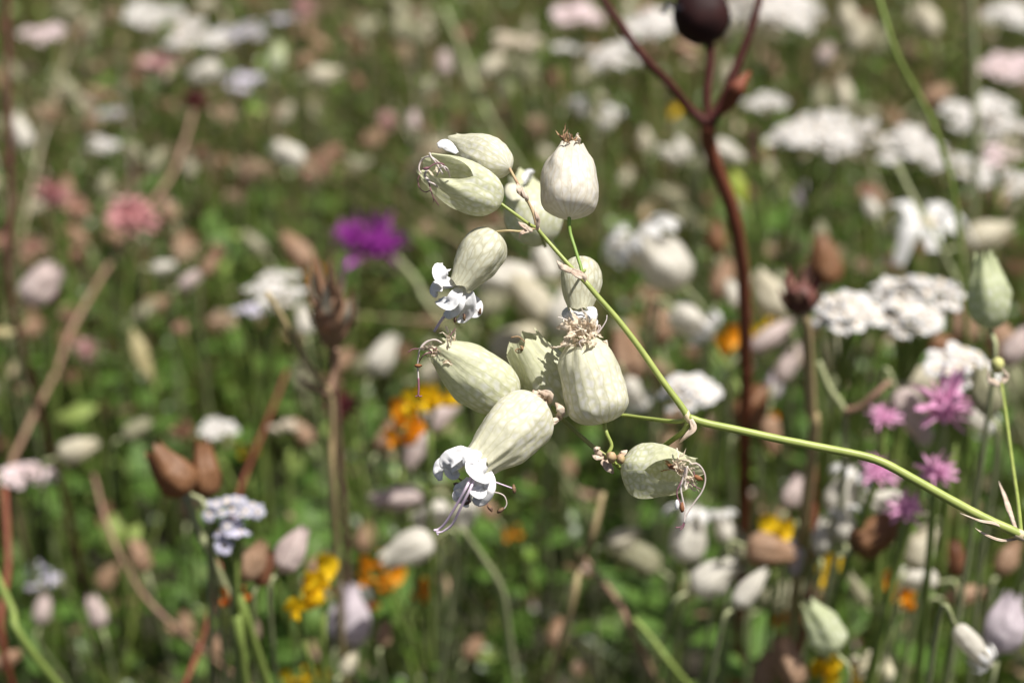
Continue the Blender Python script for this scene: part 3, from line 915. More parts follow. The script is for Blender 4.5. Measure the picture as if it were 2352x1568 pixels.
CL = {'red': leafy('clover_red', (.48, .17, .19), (.62, .36, .34), trans=.3, nscale=150),
      'pink': leafy('clover_pink', (.66, .36, .38), (.60, .44, .38), trans=.3, nscale=150),
      'salmon': leafy('clover_salmon', (.56, .30, .22), (.48, .32, .24), trans=.3, nscale=150),
      'beige': leafy('clover_beige', (.50, .38, .27), (.42, .30, .2), trans=.3, nscale=150),
      'brown': leafy('clover_brown', (.26, .15, .085), (.2, .1, .06), trans=.2, nscale=150),
      'maroon': leafy('clover_maroon', (.13, .022, .03), (.09, .02, .02), trans=.2, nscale=150),
      'violet': leafy('vetch_violet', (.46, .06, .46), (.30, .05, .30), trans=.35, nscale=150),
      'magenta': leafy('vetch_magenta', (.76, .40, .60), (.70, .34, .54), trans=.35, nscale=150)}
TF = {'yellow': leafy('trefoil_yellow', (.85, .60, .015), (.80, .50, .01), trans=.35, nscale=200),
      'orange': leafy('trefoil_orange', (.82, .36, .012), (.74, .26, .01), trans=.35, nscale=200),
      'rust': leafy('trefoil_rust', (.60, .17, .02), (.48, .11, .02), trans=.3, nscale=200)}
LEAF = leafy('leaf_green', (.11, .20, .035), (.075, .15, .022), trans=.35, nscale=90)
LEAFY = leafy('leaf_yellow_green', (.36, .42, .06), (.28, .34, .05), trans=.4, nscale=90)

# shared meshes, unit sized
def unit_calyx(seed, prof, teeth=.14):
    return calyx_geo(1.0, .32, prof=prof, nseg=40, nring=18, teeth=teeth, lobe5=.08, dents=.15, seed=seed, crumple=.3, rib=.025)
CALYX_ME = {}
def calyx_me(var, tone):
    k = (var, tone)
    if k not in CALYX_ME:
        prof = [BASE_PROF, up_prof, hang_prof, open_prof][var % 4]
        CALYX_ME[k] = unit_calyx(60 + var * 3, prof, .18).mesh('calyx', tone_mat(tone))
    return CALYX_ME[k]

def petal_mesh():
    mb = MB()
    for s in (-1, 1):
        mb.lobe([(0, 0, 0), (.14, s * .02, .10), (.30, s * .12, .10), (.42, s * .17, -.02), (.44, s * .18, -.14)], [.09, .12, .2, .2, .05], W, .5, across=5, sub=3, wave=.1, seed=s + 3)
    return mb.mesh('petal', PW)
PETAL_ME = petal_mesh()

def floret_mb(n, r, seed):
    rr = random.Random(seed)
    mb = MB()
    for k in range(n):
        a = 2 * math.pi * (k + rr.uniform(-.15, .15)) / n
        d = V((math.cos(a), math.sin(a), 0))
        dr = rr.uniform(-.25, .1)
        mb.lobe([d * r * .15, d * r * .6 + W * r * .15, d * r + W * r * dr], [r * .4, r * .95, r * .75], W, .4, across=4, sub=2)
    return mb
FLORET_ME = {}
def floret_me(tone, var):
    k = (tone, var)
    if k not in FLORET_ME:
        mb = floret_mb(5, .5, var)
        me = mb.mesh('floret', YW[tone])
        d = MB()
        d.ball((0, 0, .05), .17, (1, 1, .7), n=7, m=5)
        me.materials.append(DISC)
        # disc joined to the floret
        dm = MB()
        dm.join(mb)
        nf = len(mb.f)
        dm.join(d)
        me2 = dm.mesh('floret', YW[tone])
        me2.materials.append(DISC)
        for i, p in enumerate(me2.polygons):
            if i >= nf:
                p.material_index = 1
        bpy.data.meshes.remove(me)
        FLORET_ME[k] = me2
    return FLORET_ME[k]

CLUSTER_ME = {}
def cluster_me(tone, var):
    """a domed sub-cluster of tiny florets, unit wide"""
    k = (tone, var)
    if k not in CLUSTER_ME:
        rr = random.Random(var * 7 + 1)
        mb = MB()
        dk = MB()
        n = 15
        for i in range(n):
            q = math.sqrt((i + .4) / n) * .44
            a = i * 2.39996
            c = V((q * math.cos(a), q * math.sin(a), .12 * (1 - (q / .44) ** 2) + rr.uniform(-.03, .03)))
            M = Matrix.Translation(c) @ Matrix.Rotation(rr.uniform(0, 6), 4, 'Z') @ Euler((c.y * -1.0 + rr.gauss(0, .12), c.x * 1.0 + rr.gauss(0, .12), 0)).to_matrix().to_4x4() @ Matrix.Scale(.24, 4)
            mb.join(floret_mb(5, .5, i), M)
            d = MB()
            d.ball((0, 0, .05), .16, (1, 1, .7), n=6, m=4)
            dk.join(d, M)
            d = MB()
            d.tube([(0, 0, 0), (-c.x * 1.5, -c.y * 1.5, -1.2)], .07, .06, n=5, sub=2)
            dk.join(d, M)
        nf = len(mb.f)
        mb.join(dk)
        me = mb.mesh('floret_cluster', YW[tone])
        me.materials.append(DISC)
        for i, p in enumerate(me.polygons):
            if i >= nf:
                p.material_index = 1
        CLUSTER_ME[k] = me
    return CLUSTER_ME[k]

CLOVER_ME = {}
def clover_me(tone, var, spiky=False):
    k = (tone, var, spiky)
    if k not in CLOVER_ME:
        rr = random.Random(var * 13 + 5)
        mb = MB()
        n = 46 if not spiky else 30
        for i in range(n):
            z = 1 - 1.75 * (i + .5) / n
            a = i * 2.39996 + rr.uniform(-.2, .2)
            s = math.sqrt(max(0, 1 - z * z))
            d = V((s * math.cos(a), s * math.sin(a), z * .9 + .25)).normalized()
            ln = rr.uniform(.42, .56) if not spiky else rr.uniform(.4, .72)
            w = .13 if not spiky else .15
            side = d.orthogonal()
            mb.lobe([d * .12, d * ln * .6 + W * .04, d * ln + W * .03 + side * rr.uniform(-.06, .06)], [w * .6, w, w * .5], side, .9, across=3, sub=2)
        mb.ball((0, 0, 0), .2, n=8, m=6)
        CLOVER_ME[k] = mb.mesh('flower_head', CL[tone])
    return CLOVER_ME[k]

TREF_ME = {}
def trefoil_me(tone, var):
    k = (tone, var)
    if k not in TREF_ME:
        mb = MB()
        mb.lobe([(0, 0, 0), (.25, 0, .12), (.42, 0, .42), (.40, 0, .72)], [.12, .45, .72, .30], V((-1, 0, .3)), .55, across=7, sub=3, wave=.06, seed=var)
        for s in (-1, 1):
            mb.lobe([(.05, s * .03, 0), (.35, s * .12, .02), (.62, s * .11, .12), (.78, s * .05, .20)], [.1, .3, .34, .1], V((0, s, .4)), .5, across=5, sub=3)
        mb.lobe([(.05, 0, -.04), (.35, 0, -.09), (.62, 0, .0), (.72, 0, .14)], [.1, .22, .2, .05], V((0, 0, -1)), 1.2, across=5, sub=3)
        TREF_ME[k] = mb.mesh('blossom', TF[tone])
    return TREF_ME[k]

def leaf_me():
    mb = MB()
    mb.lobe([(0, 0, 0), (.3, 0, .06), (.65, 0, .05), (1, 0, -.06)], [.08, .42, .46, .04], W, .35, across=5, sub=3)
    return mb.mesh('leaf', LEAF)
LEAF_ME = leaf_me()

def stalk(root, foot, top, r, mat, lean_dir=None, mids=None, name='stem', n=7):
    mb = MB()
    a, b = V(foot), V(top)
    if mids is None:
        k = random.Random(int(b.x * 1e5) + int(b.y * 1e4))
        off = V((k.uniform(-.012, .012), k.uniform(-.012, .012), 0))
        mids = [a.lerp(b, .35) + off, a.lerp(b, .75) + off * .6]
    mb.tube([a] + mids + [b], r * 1.15, r, n=n, sub=5)
    return mb.build(name, mat, root)

def foot_of(p, dx=.0, dy=.02):
    return V((p.x + dx, p.y + dy, 0))

def where(t, x, y, h=None, d=None):
    X, Y = tile(t, x, y)
    if d is None:
        p, d = on_height(X, Y, h)
    else:
        p = at(X, Y, d)
    return p, d

def add_leaves(root, foot, top, n, size, seed):
    rr = random.Random(seed)
    for i in range(n):
        a = rr.uniform(0, 6.28)
        p = foot.lerp(top, rr.uniform(.12, .6)) - foot
        M = Matrix.Translation(p) @ Matrix.Rotation(a, 4, 'Z') @ Matrix.Rotation(rr.uniform(-.9, .1), 4, 'Y') @ Matrix.Scale(size * rr.uniform(.7, 1.2), 4)
        place('leaf', LEAF_ME, root, M)

CNT = [0]
def yarrow(t, x, y, w, tone, label, h=.19, d=None, lobes=5, group=None, rag=.35, asp=1.0):
    CNT[0] += 1
    rr = random.Random(CNT[0] * 31)
    p, dep = where(t, x, y, h, d)
    width = tlen(t, w) * PX * dep
    foot = foot_of(p, rr.uniform(-.02, .02), rr.uniform(0, .03))
    root = thing('yarrow', foot, label, 'flower', group)
    fork = p - W * width * .75 + V((rr.uniform(-.1, .1), rr.uniform(-.1, .1), 0)) * width
    stalk(root, foot, fork, .0011, stem_mats['green'])
    spots = [(0, 0)] if lobes == 1 else [(math.cos(2 * math.pi * i / (lobes - 1) + rr.uniform(-.3, .3)) * .31, math.sin(2 * math.pi * i / (lobes - 1) + rr.uniform(-.3, .3)) * .31 * asp) for i in range(lobes - 1)] + [(rr.uniform(-.08, .08), rr.uniform(-.06, .06))]
    for i, (a, b) in enumerate(spots):
        s = width * (.56 if lobes > 1 else 1.0) * rr.uniform(1 - rag, 1.1)
        c = p + V((a * width, b * width, -.10 * width * (abs(a) + abs(b)) + rr.uniform(-.06, .06) * width))
        mb = MB()
        mb.tube([fork, fork.lerp(c, .55) + V((a, b, 0)) * width * .12, c - W * .001], .0007, .0005, n=5, sub=4)
        mb.build('branch', stem_mats['green'], root)
        o = place('floret_cluster', cluster_me(tone, rr.randrange(3)), root,
              Matrix.Translation(c - foot) @ Euler((rr.gauss(0, .15) + -b * .6, rr.gauss(0, .15) + a * .6, rr.uniform(0, 6))).to_matrix().to_4x4() @ Matrix.Scale(s, 4))
        o['kind'] = 'stuff'
    add_leaves(root, foot, fork, 3, .03, CNT[0])
    return root

def fine_yarrow(t, x, y, w, hgt, tone, label, d, n=34, size=.0056):
    """near enough that single florets can be told apart: each floret is a part"""
    CNT[0] += 1
    rr = random.Random(CNT[0] * 17)
    p, dep = where(t, x, y, None, d)
    width = tlen(t, w) * PX * dep
    depth = tlen(t, hgt) * PX * dep * 1.5
    foot = foot_of(p, .01, .03)
    root = thing('yarrow', foot, label, 'flower')
    fork = p - W * .022
    stalk(root, foot, fork, .0012, stem_mats['green'])
    for i in range(n):
        q = math.sqrt((i + .5) / n) * .5
        a = i * 2.39996
        c = p + V((q * math.cos(a) * width, q * math.sin(a) * depth, .0035 * (1 - 4 * q * q) + rr.uniform(-.0012, .0012)))
        M = Matrix.Translation(c - foot) @ Euler((rr.gauss(-.25, .2), rr.gauss(0, .2) + q * math.cos(a) * .7, rr.uniform(0, 6))).to_matrix().to_4x4() @ Matrix.Scale(size * rr.uniform(.85, 1.1), 4)
        place('floret', floret_me(tone, rr.randrange(2)), root, M)
        if i % 3 == 0:
            mb = MB()
            mb.tube([fork, fork.lerp(c, .5) + (c - fork) * V((.1, .1, 0)).length * 0 + V((c.x - fork.x, c.y - fork.y, 0)) * .12, c], .0006, .0005, n=5, sub=3)
            mb.build('branch', stem_mats['green'], root)
    return root

def calyx(t, x, y, ln, ang, tone, label, h=.18, d=None, petals=0, toward=.0, group=None, fat=1.0, stem='pale', var=None):
    """one inflated calyx on its stalk. ang: direction of the mouth in the picture, degrees, 90 is up"""
    CNT[0] += 1
    rr = random.Random(CNT[0] * 53)
    p, dep = where(t, x, y, h, d)
    L = tlen(t, ln) * PX * dep
    ax = (RGT * math.cos(R(ang)) + UPV * math.sin(R(ang)) - FWD * toward).normalized()
    base = p - ax * L * .5
    foot = foot_of(base, rr.uniform(-.02, .02), rr.uniform(.0, .04))
    root = thing('campion_sprig', foot, label, 'flower', group)
    away = base - ax * L * .5 - W * L * .3
    low = foot.lerp(base, .72) - ax * L * .4 + V((0, .004, 0))
    mb = MB()
    mb.tube([foot, foot.lerp(low, .5) + V((rr.uniform(-.008, .008), .004, 0)), low, away, base], .00065, .00055, n=6, sub=5)
    mb.build('stem', stem_mats[stem], root)
    F = frame(ax, -FWD).to_4x4()
    M = Matrix.Translation(base - foot) @ F @ Matrix.Diagonal((L * fat, L * fat, L, 1)) @ Matrix.Rotation(rr.uniform(0, 6), 4, 'Z')
    c = place('calyx', calyx_me(rr.randrange(4) if var is None else var, tone), root, M)
    for k in range(petals):
        Mp = Matrix.Translation((0, 0, .98)) @ Matrix.Rotation(2 * math.pi * k / petals, 4, 'Z') @ Matrix.Translation((.08, 0, 0)) @ Matrix.Rotation(rr.uniform(-.3, .5), 4, 'Y') @ Matrix.Scale(.95, 4)
        place('petal', PETAL_ME, c, Mp)
    add_leaves(root, foot, base, 2, .02, CNT[0])
    return root

def clover(t, x, y, w, tone, label, h=.15, d=None, spiky=False, group=None, tall=1.0, tilt=0.0):
    CNT[0] += 1
    rr = random.Random(CNT[0] * 71)
    p, dep = where(t, x, y, h, d)
    width = tlen(t, w) * PX * dep
    foot = foot_of(p, rr.uniform(-.015, .015), rr.uniform(0, .03))
    root = thing('vetch' if spiky else 'clover', foot, label, 'flower', group)
    stalk(root, foot, p - W * width * .12, .0009, stem_mats['green'])
    place('flower_head', clover_me(tone, rr.randrange(2), spiky), root,
          Matrix.Translation(p - foot) @ Euler((rr.uniform(-.3, .3), tilt, rr.uniform(0, 6))).to_matrix().to_4x4() @ Matrix.Diagonal((width, width, width * tall, 1)))
    add_leaves(root, foot, p, 3, .018, CNT[0])
    return root

def trefoil(t, pts, w, tone, label, h=.12, d=None):
    CNT[0] += 1
    rr = random.Random(CNT[0] * 91)
    ps = [where(t, x, y, h, d) for (x, y) in pts]
    c = sum((q[0] for q in ps), V((0, 0, 0))) / len(ps)
    foot = foot_of(c, 0, .02)
    root = thing('trefoil', foot, label, 'flower')
    fork = c - W * .012
    stalk(root, foot, fork, .0008, stem_mats['green'])
    for i, (p, dep) in enumerate(ps):
        wd = tlen(t, w) * PX * dep * 1.5
        mb = MB()
        mb.tube([fork, p.lerp(fork, .4) - W * .002, p - W * wd * .25], .0006, .0006, n=5, sub=3)
        mb.build('pedicel', stem_mats['green'], root)
        for k in range(2):
            a = rr.uniform(-2.6, -.5) + k * 2.2
            place('blossom', trefoil_me(tone, k), root, Matrix.Translation(p - foot - W * wd * .3) @ Matrix.Rotation(a, 4, 'Z') @ Matrix.Scale(wd * rr.uniform(.8, 1.0), 4))
    add_leaves(root, foot, c, 4, .014, CNT[0])
    return root

def dry_stalk(pts, r, mat, label, name='dry_stalk', t='M', d=None, h0=0.0, group=None, ground=True, r1=None):
    """a bare stem: list of (x, y, depth) along it, then on to the ground"""
    P = [at(*tile(t, x, y), dd) for (x, y, dd) in pts]
    if ground:
        a = P[-1]
        dr = (P[-1] - P[-2]).normalized()
        hx = max(-.08, min(.08, dr.x / max(.3, -dr.z) * a.z * .6))
        end = V((a.x + hx, a.y + .03, 0))
        P.append(a.lerp(end, .33) + V((hx * .12, 0, 0)))
        P.append(a.lerp(end, .66) + V((hx * .1, 0, 0)))
        P.append(end)
    foot = V((P[-1].x, P[-1].y, 0))
    root = thing(name, foot, label, 'stem', group)
    mb = MB()
    mb.tube(P, r, r1 or r * 1.15, n=8, sub=5, wob=.12, seed=len(label))
    mb.build('stem', mat, root)
    return root, foot

# ------------------------------------------------------------------ the tall dark stem with the round pod
def dark_pod_plant():
    dd = .56
    P = lambda x, y, d=dd: at(*tile('C', x, y), d)
    fork = P(195, 850)
    chain = [fork, P(195, 960, .565), P(250, 1150, .57), P(330, 1350, .575), P(385, 1559, .58)]
    E = lambda x, y, d: at(*tile('E', x, y), d)
    chain += [E(430, 300, .59), E(445, 620, .60), E(445, 900, .61), E(450, 1140, .62)]
    a = chain[-1]
    foot = V((a.x + .004, a.y + .045, 0))
    chain += [a.lerp(foot, .5) + V((.003, 0, .01)), foot]
    root = thing('dark_seed_plant', foot, 'tall dark reddish brown stem with a round blackish seed pod and forked side branches', 'plant')
    mb = MB()
    mb.tube(chain, .0019, .0016, n=9, sub=5, wob=.1)
    mb.build('stem', stem_mats['red'], root)
    pod_c = P(150, 110)
    for pp, r0, r1 in (([fork, P(185, 650), P(205, 450), P(205, 300)], .0010, .0011),
                       ([fork, P(60, 740), P(-60, 590, .555), P(-250, 390, .55), P(-420, 150, .55), P(-560, -60, .55), P(-640, -260, .55)], .0013, .0009),
                       ([fork, P(290, 700), P(370, 500), P(440, 320), P(500, 150), P(545, -20), P(580, -220)], .0014, .0008)):
        mb = MB()
        mb.tube(pp, r0, r1, n=8, sub=5, wob=.15)
        mb.build('branch', stem_mats['dark'], root)
    mb = MB()
    mb.lobe([P(260, 800), P(340, 690, .555), P(400, 590, .552), P(480, 490, .556)], [.001, .004, .0035, .0006], -FWD, .6, across=5)
    mb.build('bract', stem_mats['red'], root, thick=.0003)
    s = tlen('C', 400) * PX * dd
    prof = [(0, 0), (.03, .35), (.1, .62), (.25, .9), (.42, 1.0), (.6, .95), (.78, .74), (.9, .5), (1, .36)]
    pod = calyx_geo(s * 1.12, s * .49, prof=prof, nseg=40, nring=24, teeth=.04, lobe5=.02, dents=.05, seed=77)
    ax = (P(120, -60) - P(200, 300)).normalized()
    F = frame(ax, -FWD)
    b = P(195, 310)
    pod.v = [b + F @ q for q in pod.v]
    pm = leafy('pod_dark', (.034, .013, .012), (.02, .009, .009), trans=0, rough=.6, nscale=250, spec=.12)
    po = pod.build('seed_pod', pm, root)
    mb = MB()
    for k in range(6):
        a = k * 1.05
        d = F @ V((math.cos(a) * .6, math.sin(a) * .6, 1)).normalized()
        q = b + ax * s * 1.1
        mb.tube([q, q + d * s * .18, q + d * s * .3 + F @ V((math.cos(a), math.sin(a), 0)) * s * .12], .0006, .0003, n=5, sub=3)
    mb.build('crown', pm, po)
    tip = P(-80, 30, .545)
    mb = MB()
    mb.tube([P(10, 60, .555), P(-40, 50, .55), tip, P(-120, 95, .545)], .0004, .0006, n=6)
    mb.build('dry_style', leafy('dry_style_dark', (.03, .03, .04), trans=0), po)
dark_pod_plant()

# ------------------------------------------------------------------ white and pinkish yarrow, some heads with shade painted in grey and lilac
yarrow('A', 290, 215, 310, 'pink', 'pale pink flat yarrow head at the far meadow edge beside a dark upright stalk', h=.16)
yarrow('A', 1040, 100, 430, 'white', 'broad greyish white yarrow head, farthest of the cluster beyond the pale clover', h=.15, lobes=6)
yarrow('A', 1320, 250, 470, 'white', 'two-lobed white yarrow head in front of a broad greyish one', h=.16, lobes=4)
yarrow('A', 1650, 220, 340, 'grey', 'yarrow head with shade painted in bluish grey between white yarrow and a pink clover', h=.15)  # grey tone paints the shade on this head
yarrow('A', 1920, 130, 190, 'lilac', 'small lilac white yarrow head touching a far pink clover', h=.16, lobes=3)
yarrow('A', 1640, 540, 330, 'lilac', 'yarrow head with shade painted lilac and one white lobe above the violet vetch', h=.17)  # head lies in shadow; the lilac tone paints that in
yarrow('A', 690, 990, 270, 'white', 'small tilted white yarrow head left of the leaning pale twig', h=.16, lobes=4)
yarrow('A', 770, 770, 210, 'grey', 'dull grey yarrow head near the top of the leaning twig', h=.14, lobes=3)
yarrow('B', 1620, 100, 340, 'pink', 'pink tinged domed yarrow head behind the curved dark branch', h=.19, lobes=6)
yarrow('B', 1190, 280, 400, 'beige', 'long faded cream yarrow head slanting down beyond the campion', h=.17, lobes=4, asp=.5)
yarrow('B', 1540, 320, 170, 'white', 'small white yarrow tuft beside a brighter white head', h=.19, lobes=3)
yarrow('B', 1850, 390, 420, 'white', 'bright white ragged yarrow head crossed by the dark branch', h=.20, lobes=6)
yarrow('B', 2120, 160, 420, 'white', 'large white yarrow head between the dark branch and the seed pod', h=.19, lobes=6)
yarrow('C', 600, 80, 780, 'white', 'largest white yarrow head, spreading behind the round dark seed pod', h=.18, lobes=7)
yarrow('C', 560, 700, 340, 'white', 'narrow white yarrow head to the right of the forked dark stem', h=.19, lobes=4, asp=.5)
yarrow('C', 960, 920, 740, 'white', 'wide flat white yarrow head standing over a dark gap', h=.20, lobes=7, asp=.8)
yarrow('C', 1570, 1010, 500, 'white', 'dense white yarrow head with the slanting green stalk in front', h=.20, lobes=6)
yarrow('C', 1900, 1130, 400, 'white', 'tall rounded white yarrow head between two green stalks', h=.20, lobes=5)
yarrow('C', 2220, 1220, 430, 'white', 'white yarrow head under a pink one by the pale upright stalk', h=.20, lobes=5)
yarrow('C', 2200, 1050, 290, 'pink', 'bright pink yarrow head lying above a white one', h=.215, lobes=4)
yarrow('C', 2080, 790, 600, 'white', 'thin wide white yarrow head behind the pale upright stalk', h=.18, lobes=6)
yarrow('C', 2230, 450, 430, 'pink', 'pinkish white flat yarrow head right of the pale upright stalk', h=.17, lobes=5)
yarrow('C', 2270, 90, 400, 'white', 'far white yarrow head over dark shade by the pale stalk', h=.15, lobes=5)
yarrow('D', 1870, 410, 420, 'white', 'white yarrow head with lilac underside left of the brown seed head', h=.205, lobes=7, asp=1.7)
yarrow('D', 1700, 560, 260, 'lilac', 'yarrow tuft with shade painted lilac under a white yarrow head', h=.185, lobes=3)  # lilac tone puts the shaded lower part into the colour
yarrow('D', 1480, 1360, 280, 'white', 'small white yarrow head above the pair of rust brown capsules', h=.17, lobes=4)
yarrow('D', 1950, 1350, 240, 'beige', 'cream yarrow tuft near the fork of the tan twig', h=.17, lobes=3)
yarrow('F', 180, 120, 380, 'pink', 'dusty pink yarrow head above dark shade at the foot of the long twig', h=.16, lobes=4, asp=.6)
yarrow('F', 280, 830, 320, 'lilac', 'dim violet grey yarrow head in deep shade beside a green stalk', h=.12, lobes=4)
fine_yarrow('E', 1140, 590, 440, 260, 'white', 'round white yarrow head next to the dark brown knapweed', .60, n=30)
fine_yarrow('E', 1610, 450, 590, 230, 'white', 'widest of the crisp white yarrow heads, behind two smaller ones', .63, n=40)
fine_yarrow('E', 1570, 630, 420, 240, 'white', 'white yarrow head drooping at one side below a wider one', .61, n=30)
fine_yarrow('E', 1920, 970, 430, 270, 'white', 'white yarrow head over a pink vetch and beside an olive calyx', .57, n=30)
fine_yarrow('E', 60, 1140, 330, 220, 'white', 'compact white yarrow head just behind the fork of the campion stem', .60, n=22)
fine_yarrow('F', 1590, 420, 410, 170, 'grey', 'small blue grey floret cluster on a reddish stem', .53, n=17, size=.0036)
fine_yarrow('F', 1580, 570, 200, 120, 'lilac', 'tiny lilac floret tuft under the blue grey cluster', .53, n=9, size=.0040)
yarrow('M', 2230, 845, 100, 'white', 'little white yarrow tuft beside a larger crisp yarrow head', d=.60, lobes=3)

# white daisy like flower
def daisy():
    p, dep = where('C', 1690, 1520, .21)
    foot = foot_of(p, .01, .03)
    root = thing('daisy', foot, 'ragged white daisy with long drooping petals below the bright yarrow heads', 'flower')
    stalk(root, foot, p - W * .003, .0011, stem_mats['green'])
    mb = MB()
    mb.ball(p, .0028, (1, 1, .5))
    mb.build('disc', DISC, root)
    rr = random.Random(5)
    for k in range(9):
        a = k / 9 * 6.283 + rr.uniform(-.3, .3)
        d = V((math.cos(a), math.sin(a), 0))
        mb = MB()
        ln = rr.uniform(.010, .019)
        mb.lobe([p + d * .003, p + d * ln * .6 + W * .003, p + d * ln - W * rr.uniform(0, .010)], [.002, .0065, .004], W, .4, across=5, sub=3)
        mb.build('petal', PW, root)
daisy()

# ------------------------------------------------------------------ campion calyces behind
K = calyx
K('A', 1410, 490, 200, 200, 'white', 'small white calyx beside a flat dull pink clover')
K('A', 1890, 400, 190, 80, 'green', 'pale green rounded calyx behind the lilac yarrow head')
K('A', 150, 920, 220, 110, 'white', 'whitish calyx by the dark upright stalk at the meadow edge')
K('A', 1060, 1110, 190, 60, 'olive', 'greyish calyx in the grass just left of the twig')
K('A', 470, 620, 170, 120, 'olive', 'dull olive calyx in the far grass below the pink yarrow')
K('A', 720, 1270, 170, 80, 'olive', 'small grey green calyx between two red clover heads')
K('A', 1980, 1060, 220, 150, 'white', 'bright white calyx leaning away from a salmon clover')
K('A', 2210, 520, 210, 10, 'cream', 'cream calyx lying level in the far grass')
K('A', 620, 200, 170, 70, 'olive', 'dim olive calyx under the broad far yarrow')
K('B', 715, 440, 160, 90, 'pink', 'pale pink egg-shaped calyx in plain grass above the campion')
K('B', 160, 200, 150, 100, 'olive', 'far grey calyx among brown seed heads')
K('B', 1030, 460, 210, 40, 'cream', 'beige ragged calyx below the slanting cream yarrow')
K('B', 600, 600, 140, 80, 'olive', 'faint grey green calyx in the mid grass')
K('B', 1650, 740, 150, 120, 'white', 'one of a pair of white calyces under the bright yarrow, upper', petals=4)
K('B', 1830, 820, 170, 60, 'white', 'one of a pair of white calyces under the bright yarrow, lower', petals=4)
K('B', 2290, 1060, 190, 160, 'white', 'white calyx touching the dark forked stem', h=.17)
K('B', 2090, 970, 160, 100, 'cream', 'cream calyx right of the upright whitish campion calyx', h=.14)
K('B', 1950, 1220, 130, 60, 'cream', 'small beige calyx in green shade beside the campion', h=.13)
K('B', 500, 830, 130, 90, 'pink', 'tiny dull pink calyx beside a rosy clover')
K('C', 1150, 140, 230, 100, 'cream', 'upper cream calyx of a leaning cream pair', h=.19)
K('C', 1220, 250, 210, 60, 'cream', 'lower cream calyx of a leaning cream pair', h=.19)
K('C', 1690, 150, 240, 110, 'cream', 'plump cream calyx between the two tall green stalks', h=.19)
K('C', 990, 380, 150, 60, 'pink', 'small pinkish calyx under the cream pair', h=.17)
K('C', 1120, 650, 200, 100, 'cream', 'upright cream calyx just above the wide flat yarrow', h=.18)
K('C', 1740, 660, 210, 30, 'tan', 'tan calyx beside the slanting green stalk', h=.17)
K('C', 320, 1030, 210, 330, 'white', 'white calyx pressed against the dark forked stem', h=.2)
K('C', 20, 1020, 150, 120, 'white', 'small white calyx left of the dark forked stem', h=.19)
K('C', 530, 1010, 240, 110, 'tan', 'brownish papery calyx right of the dark forked stem', h=.17)
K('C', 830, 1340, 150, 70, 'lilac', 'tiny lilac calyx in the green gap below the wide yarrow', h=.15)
K('C', 1310, 1430, 160, 110, 'white', 'white calyx under an orange brown seed head', h=.2)
K('C', 2180, 1380, 220, 80, 'tan', 'dull tan calyx below the white and pink yarrow pair', h=.17)
K('D', 270, 400, 300, 50, 'pink', 'plump pinkish white calyx over a dark red clover', h=.2, fat=1.2)
K('D', 2040, 170, 270, 130, 'tan', 'rosy beige calyx to the left of the violet vetch', h=.18)
K('D', 1110, 270, 150, 10, 'white', 'tiny greyish white calyx in the deep green grass')
K('D', 1290, 360, 160, 40, 'pink', 'small beige calyx above the dark gap left of the white yarrow')
K('D', 1430, 260, 150, 60, 'tan', 'small tan calyx above a beige one in deep grass')
K('D', 520, 1520, 260, 20, 'cream', 'creamy calyx lying above the leafy shade near the long twig', h=.17)
K('D', 930, 1380, 200, 30, 'olive', 'dull olive calyx left of the rust brown clover', h=.15)
K('D', 2080, 640, 190, 100, 'white', 'narrow white calyx against the brown seed head', h=.2)
K('E', 250, 80, 210, 90, 'brown', 'brown upright calyx just left of the red stem, upper', h=.2)
K('E', 290, 360, 260, 75, 'tan', 'tan upright calyx just left of the red stem, lower', h=.2)
K('E', 365, 460, 180, 110, 'white', 'small white calyx touching the red stem', h=.205)
K('E', 60, 640, 300, 330, 'white', 'white nodding campion flower with open petals left of the red stem', h=.22, petals=5)
K('E', 620, 470, 330, 120, 'cream', 'cream calyx tucked behind the dark brown knapweed', h=.22)
K('E', 990, 240, 330, 100, 'brown', 'glossy chestnut brown calyx above the crisp white yarrow', h=.22, fat=1.05)
K('E', 2110, 460, 470, 95, 'green', 'large pale green upright calyx with toothed mouth above tan calyces', d=.50, fat=1.0)
K('E', 2200, 790, 330, 110, 'tan', 'tan calyx under the large pale green one', h=.22)
K('E', 1960, 640, 320, 70, 'tan', 'dull tan calyx between yarrow and the large green calyx', h=.2)
K('E', 2290, 820, 260, 60, 'pink', 'rosy calyx under the large pale green one', h=.23)
K('E', 1060, 850, 280, 90, 'olive', 'shaded olive calyx below the round white yarrow', h=.2)
K('E', 610, 750, 330, 35, 'pink', 'slim pinkish calyx slanting below the yellow trefoil by the red stem', h=.21, fat=.7)
K('E', 730, 940, 280, 60, 'pink', 'slim mauve calyx slanting beside the knapweed stalk', h=.2, fat=.75)
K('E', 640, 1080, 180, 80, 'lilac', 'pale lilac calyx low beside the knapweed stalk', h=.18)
K('E', 1790, 820, 280, 330, 'brown', 'shaded brown calyx under the drooping yarrow head', h=.21)
K('E', 1610, 1060, 300, 195, 'cream', 'broad cream calyx left of the yarrow above the pink vetch', h=.23)
K('E', 2090, 1130, 330, 105, 'olive', 'large olive calyx hanging beside the thin green side shoot', d=.53)
K('E', 1580, 1270, 380, 300, 'pink', 'long pinkish calyx hanging over the pink vetch', h=.24, fat=.85)
K('E', 2030, 1300, 220, 320, 'white', 'white calyx with curled petals right of the pink vetch', h=.23, petals=4)
K('E', 490, 1230, 300, 60, 'brown', 'rusty brown calyx behind the arching campion stem', h=.22, fat=1.1)
K('E', 620, 1400, 230, 280, 'tan', 'tan calyx hanging behind the arching campion stem', h=.2)
K('E', 960, 60, 180, 90, 'olive', 'small olive calyx over the chestnut brown one', h=.18)
K('E', 2080, 60, 330, 20, 'cream', 'cream calyx right of the ragged daisy', h=.2)
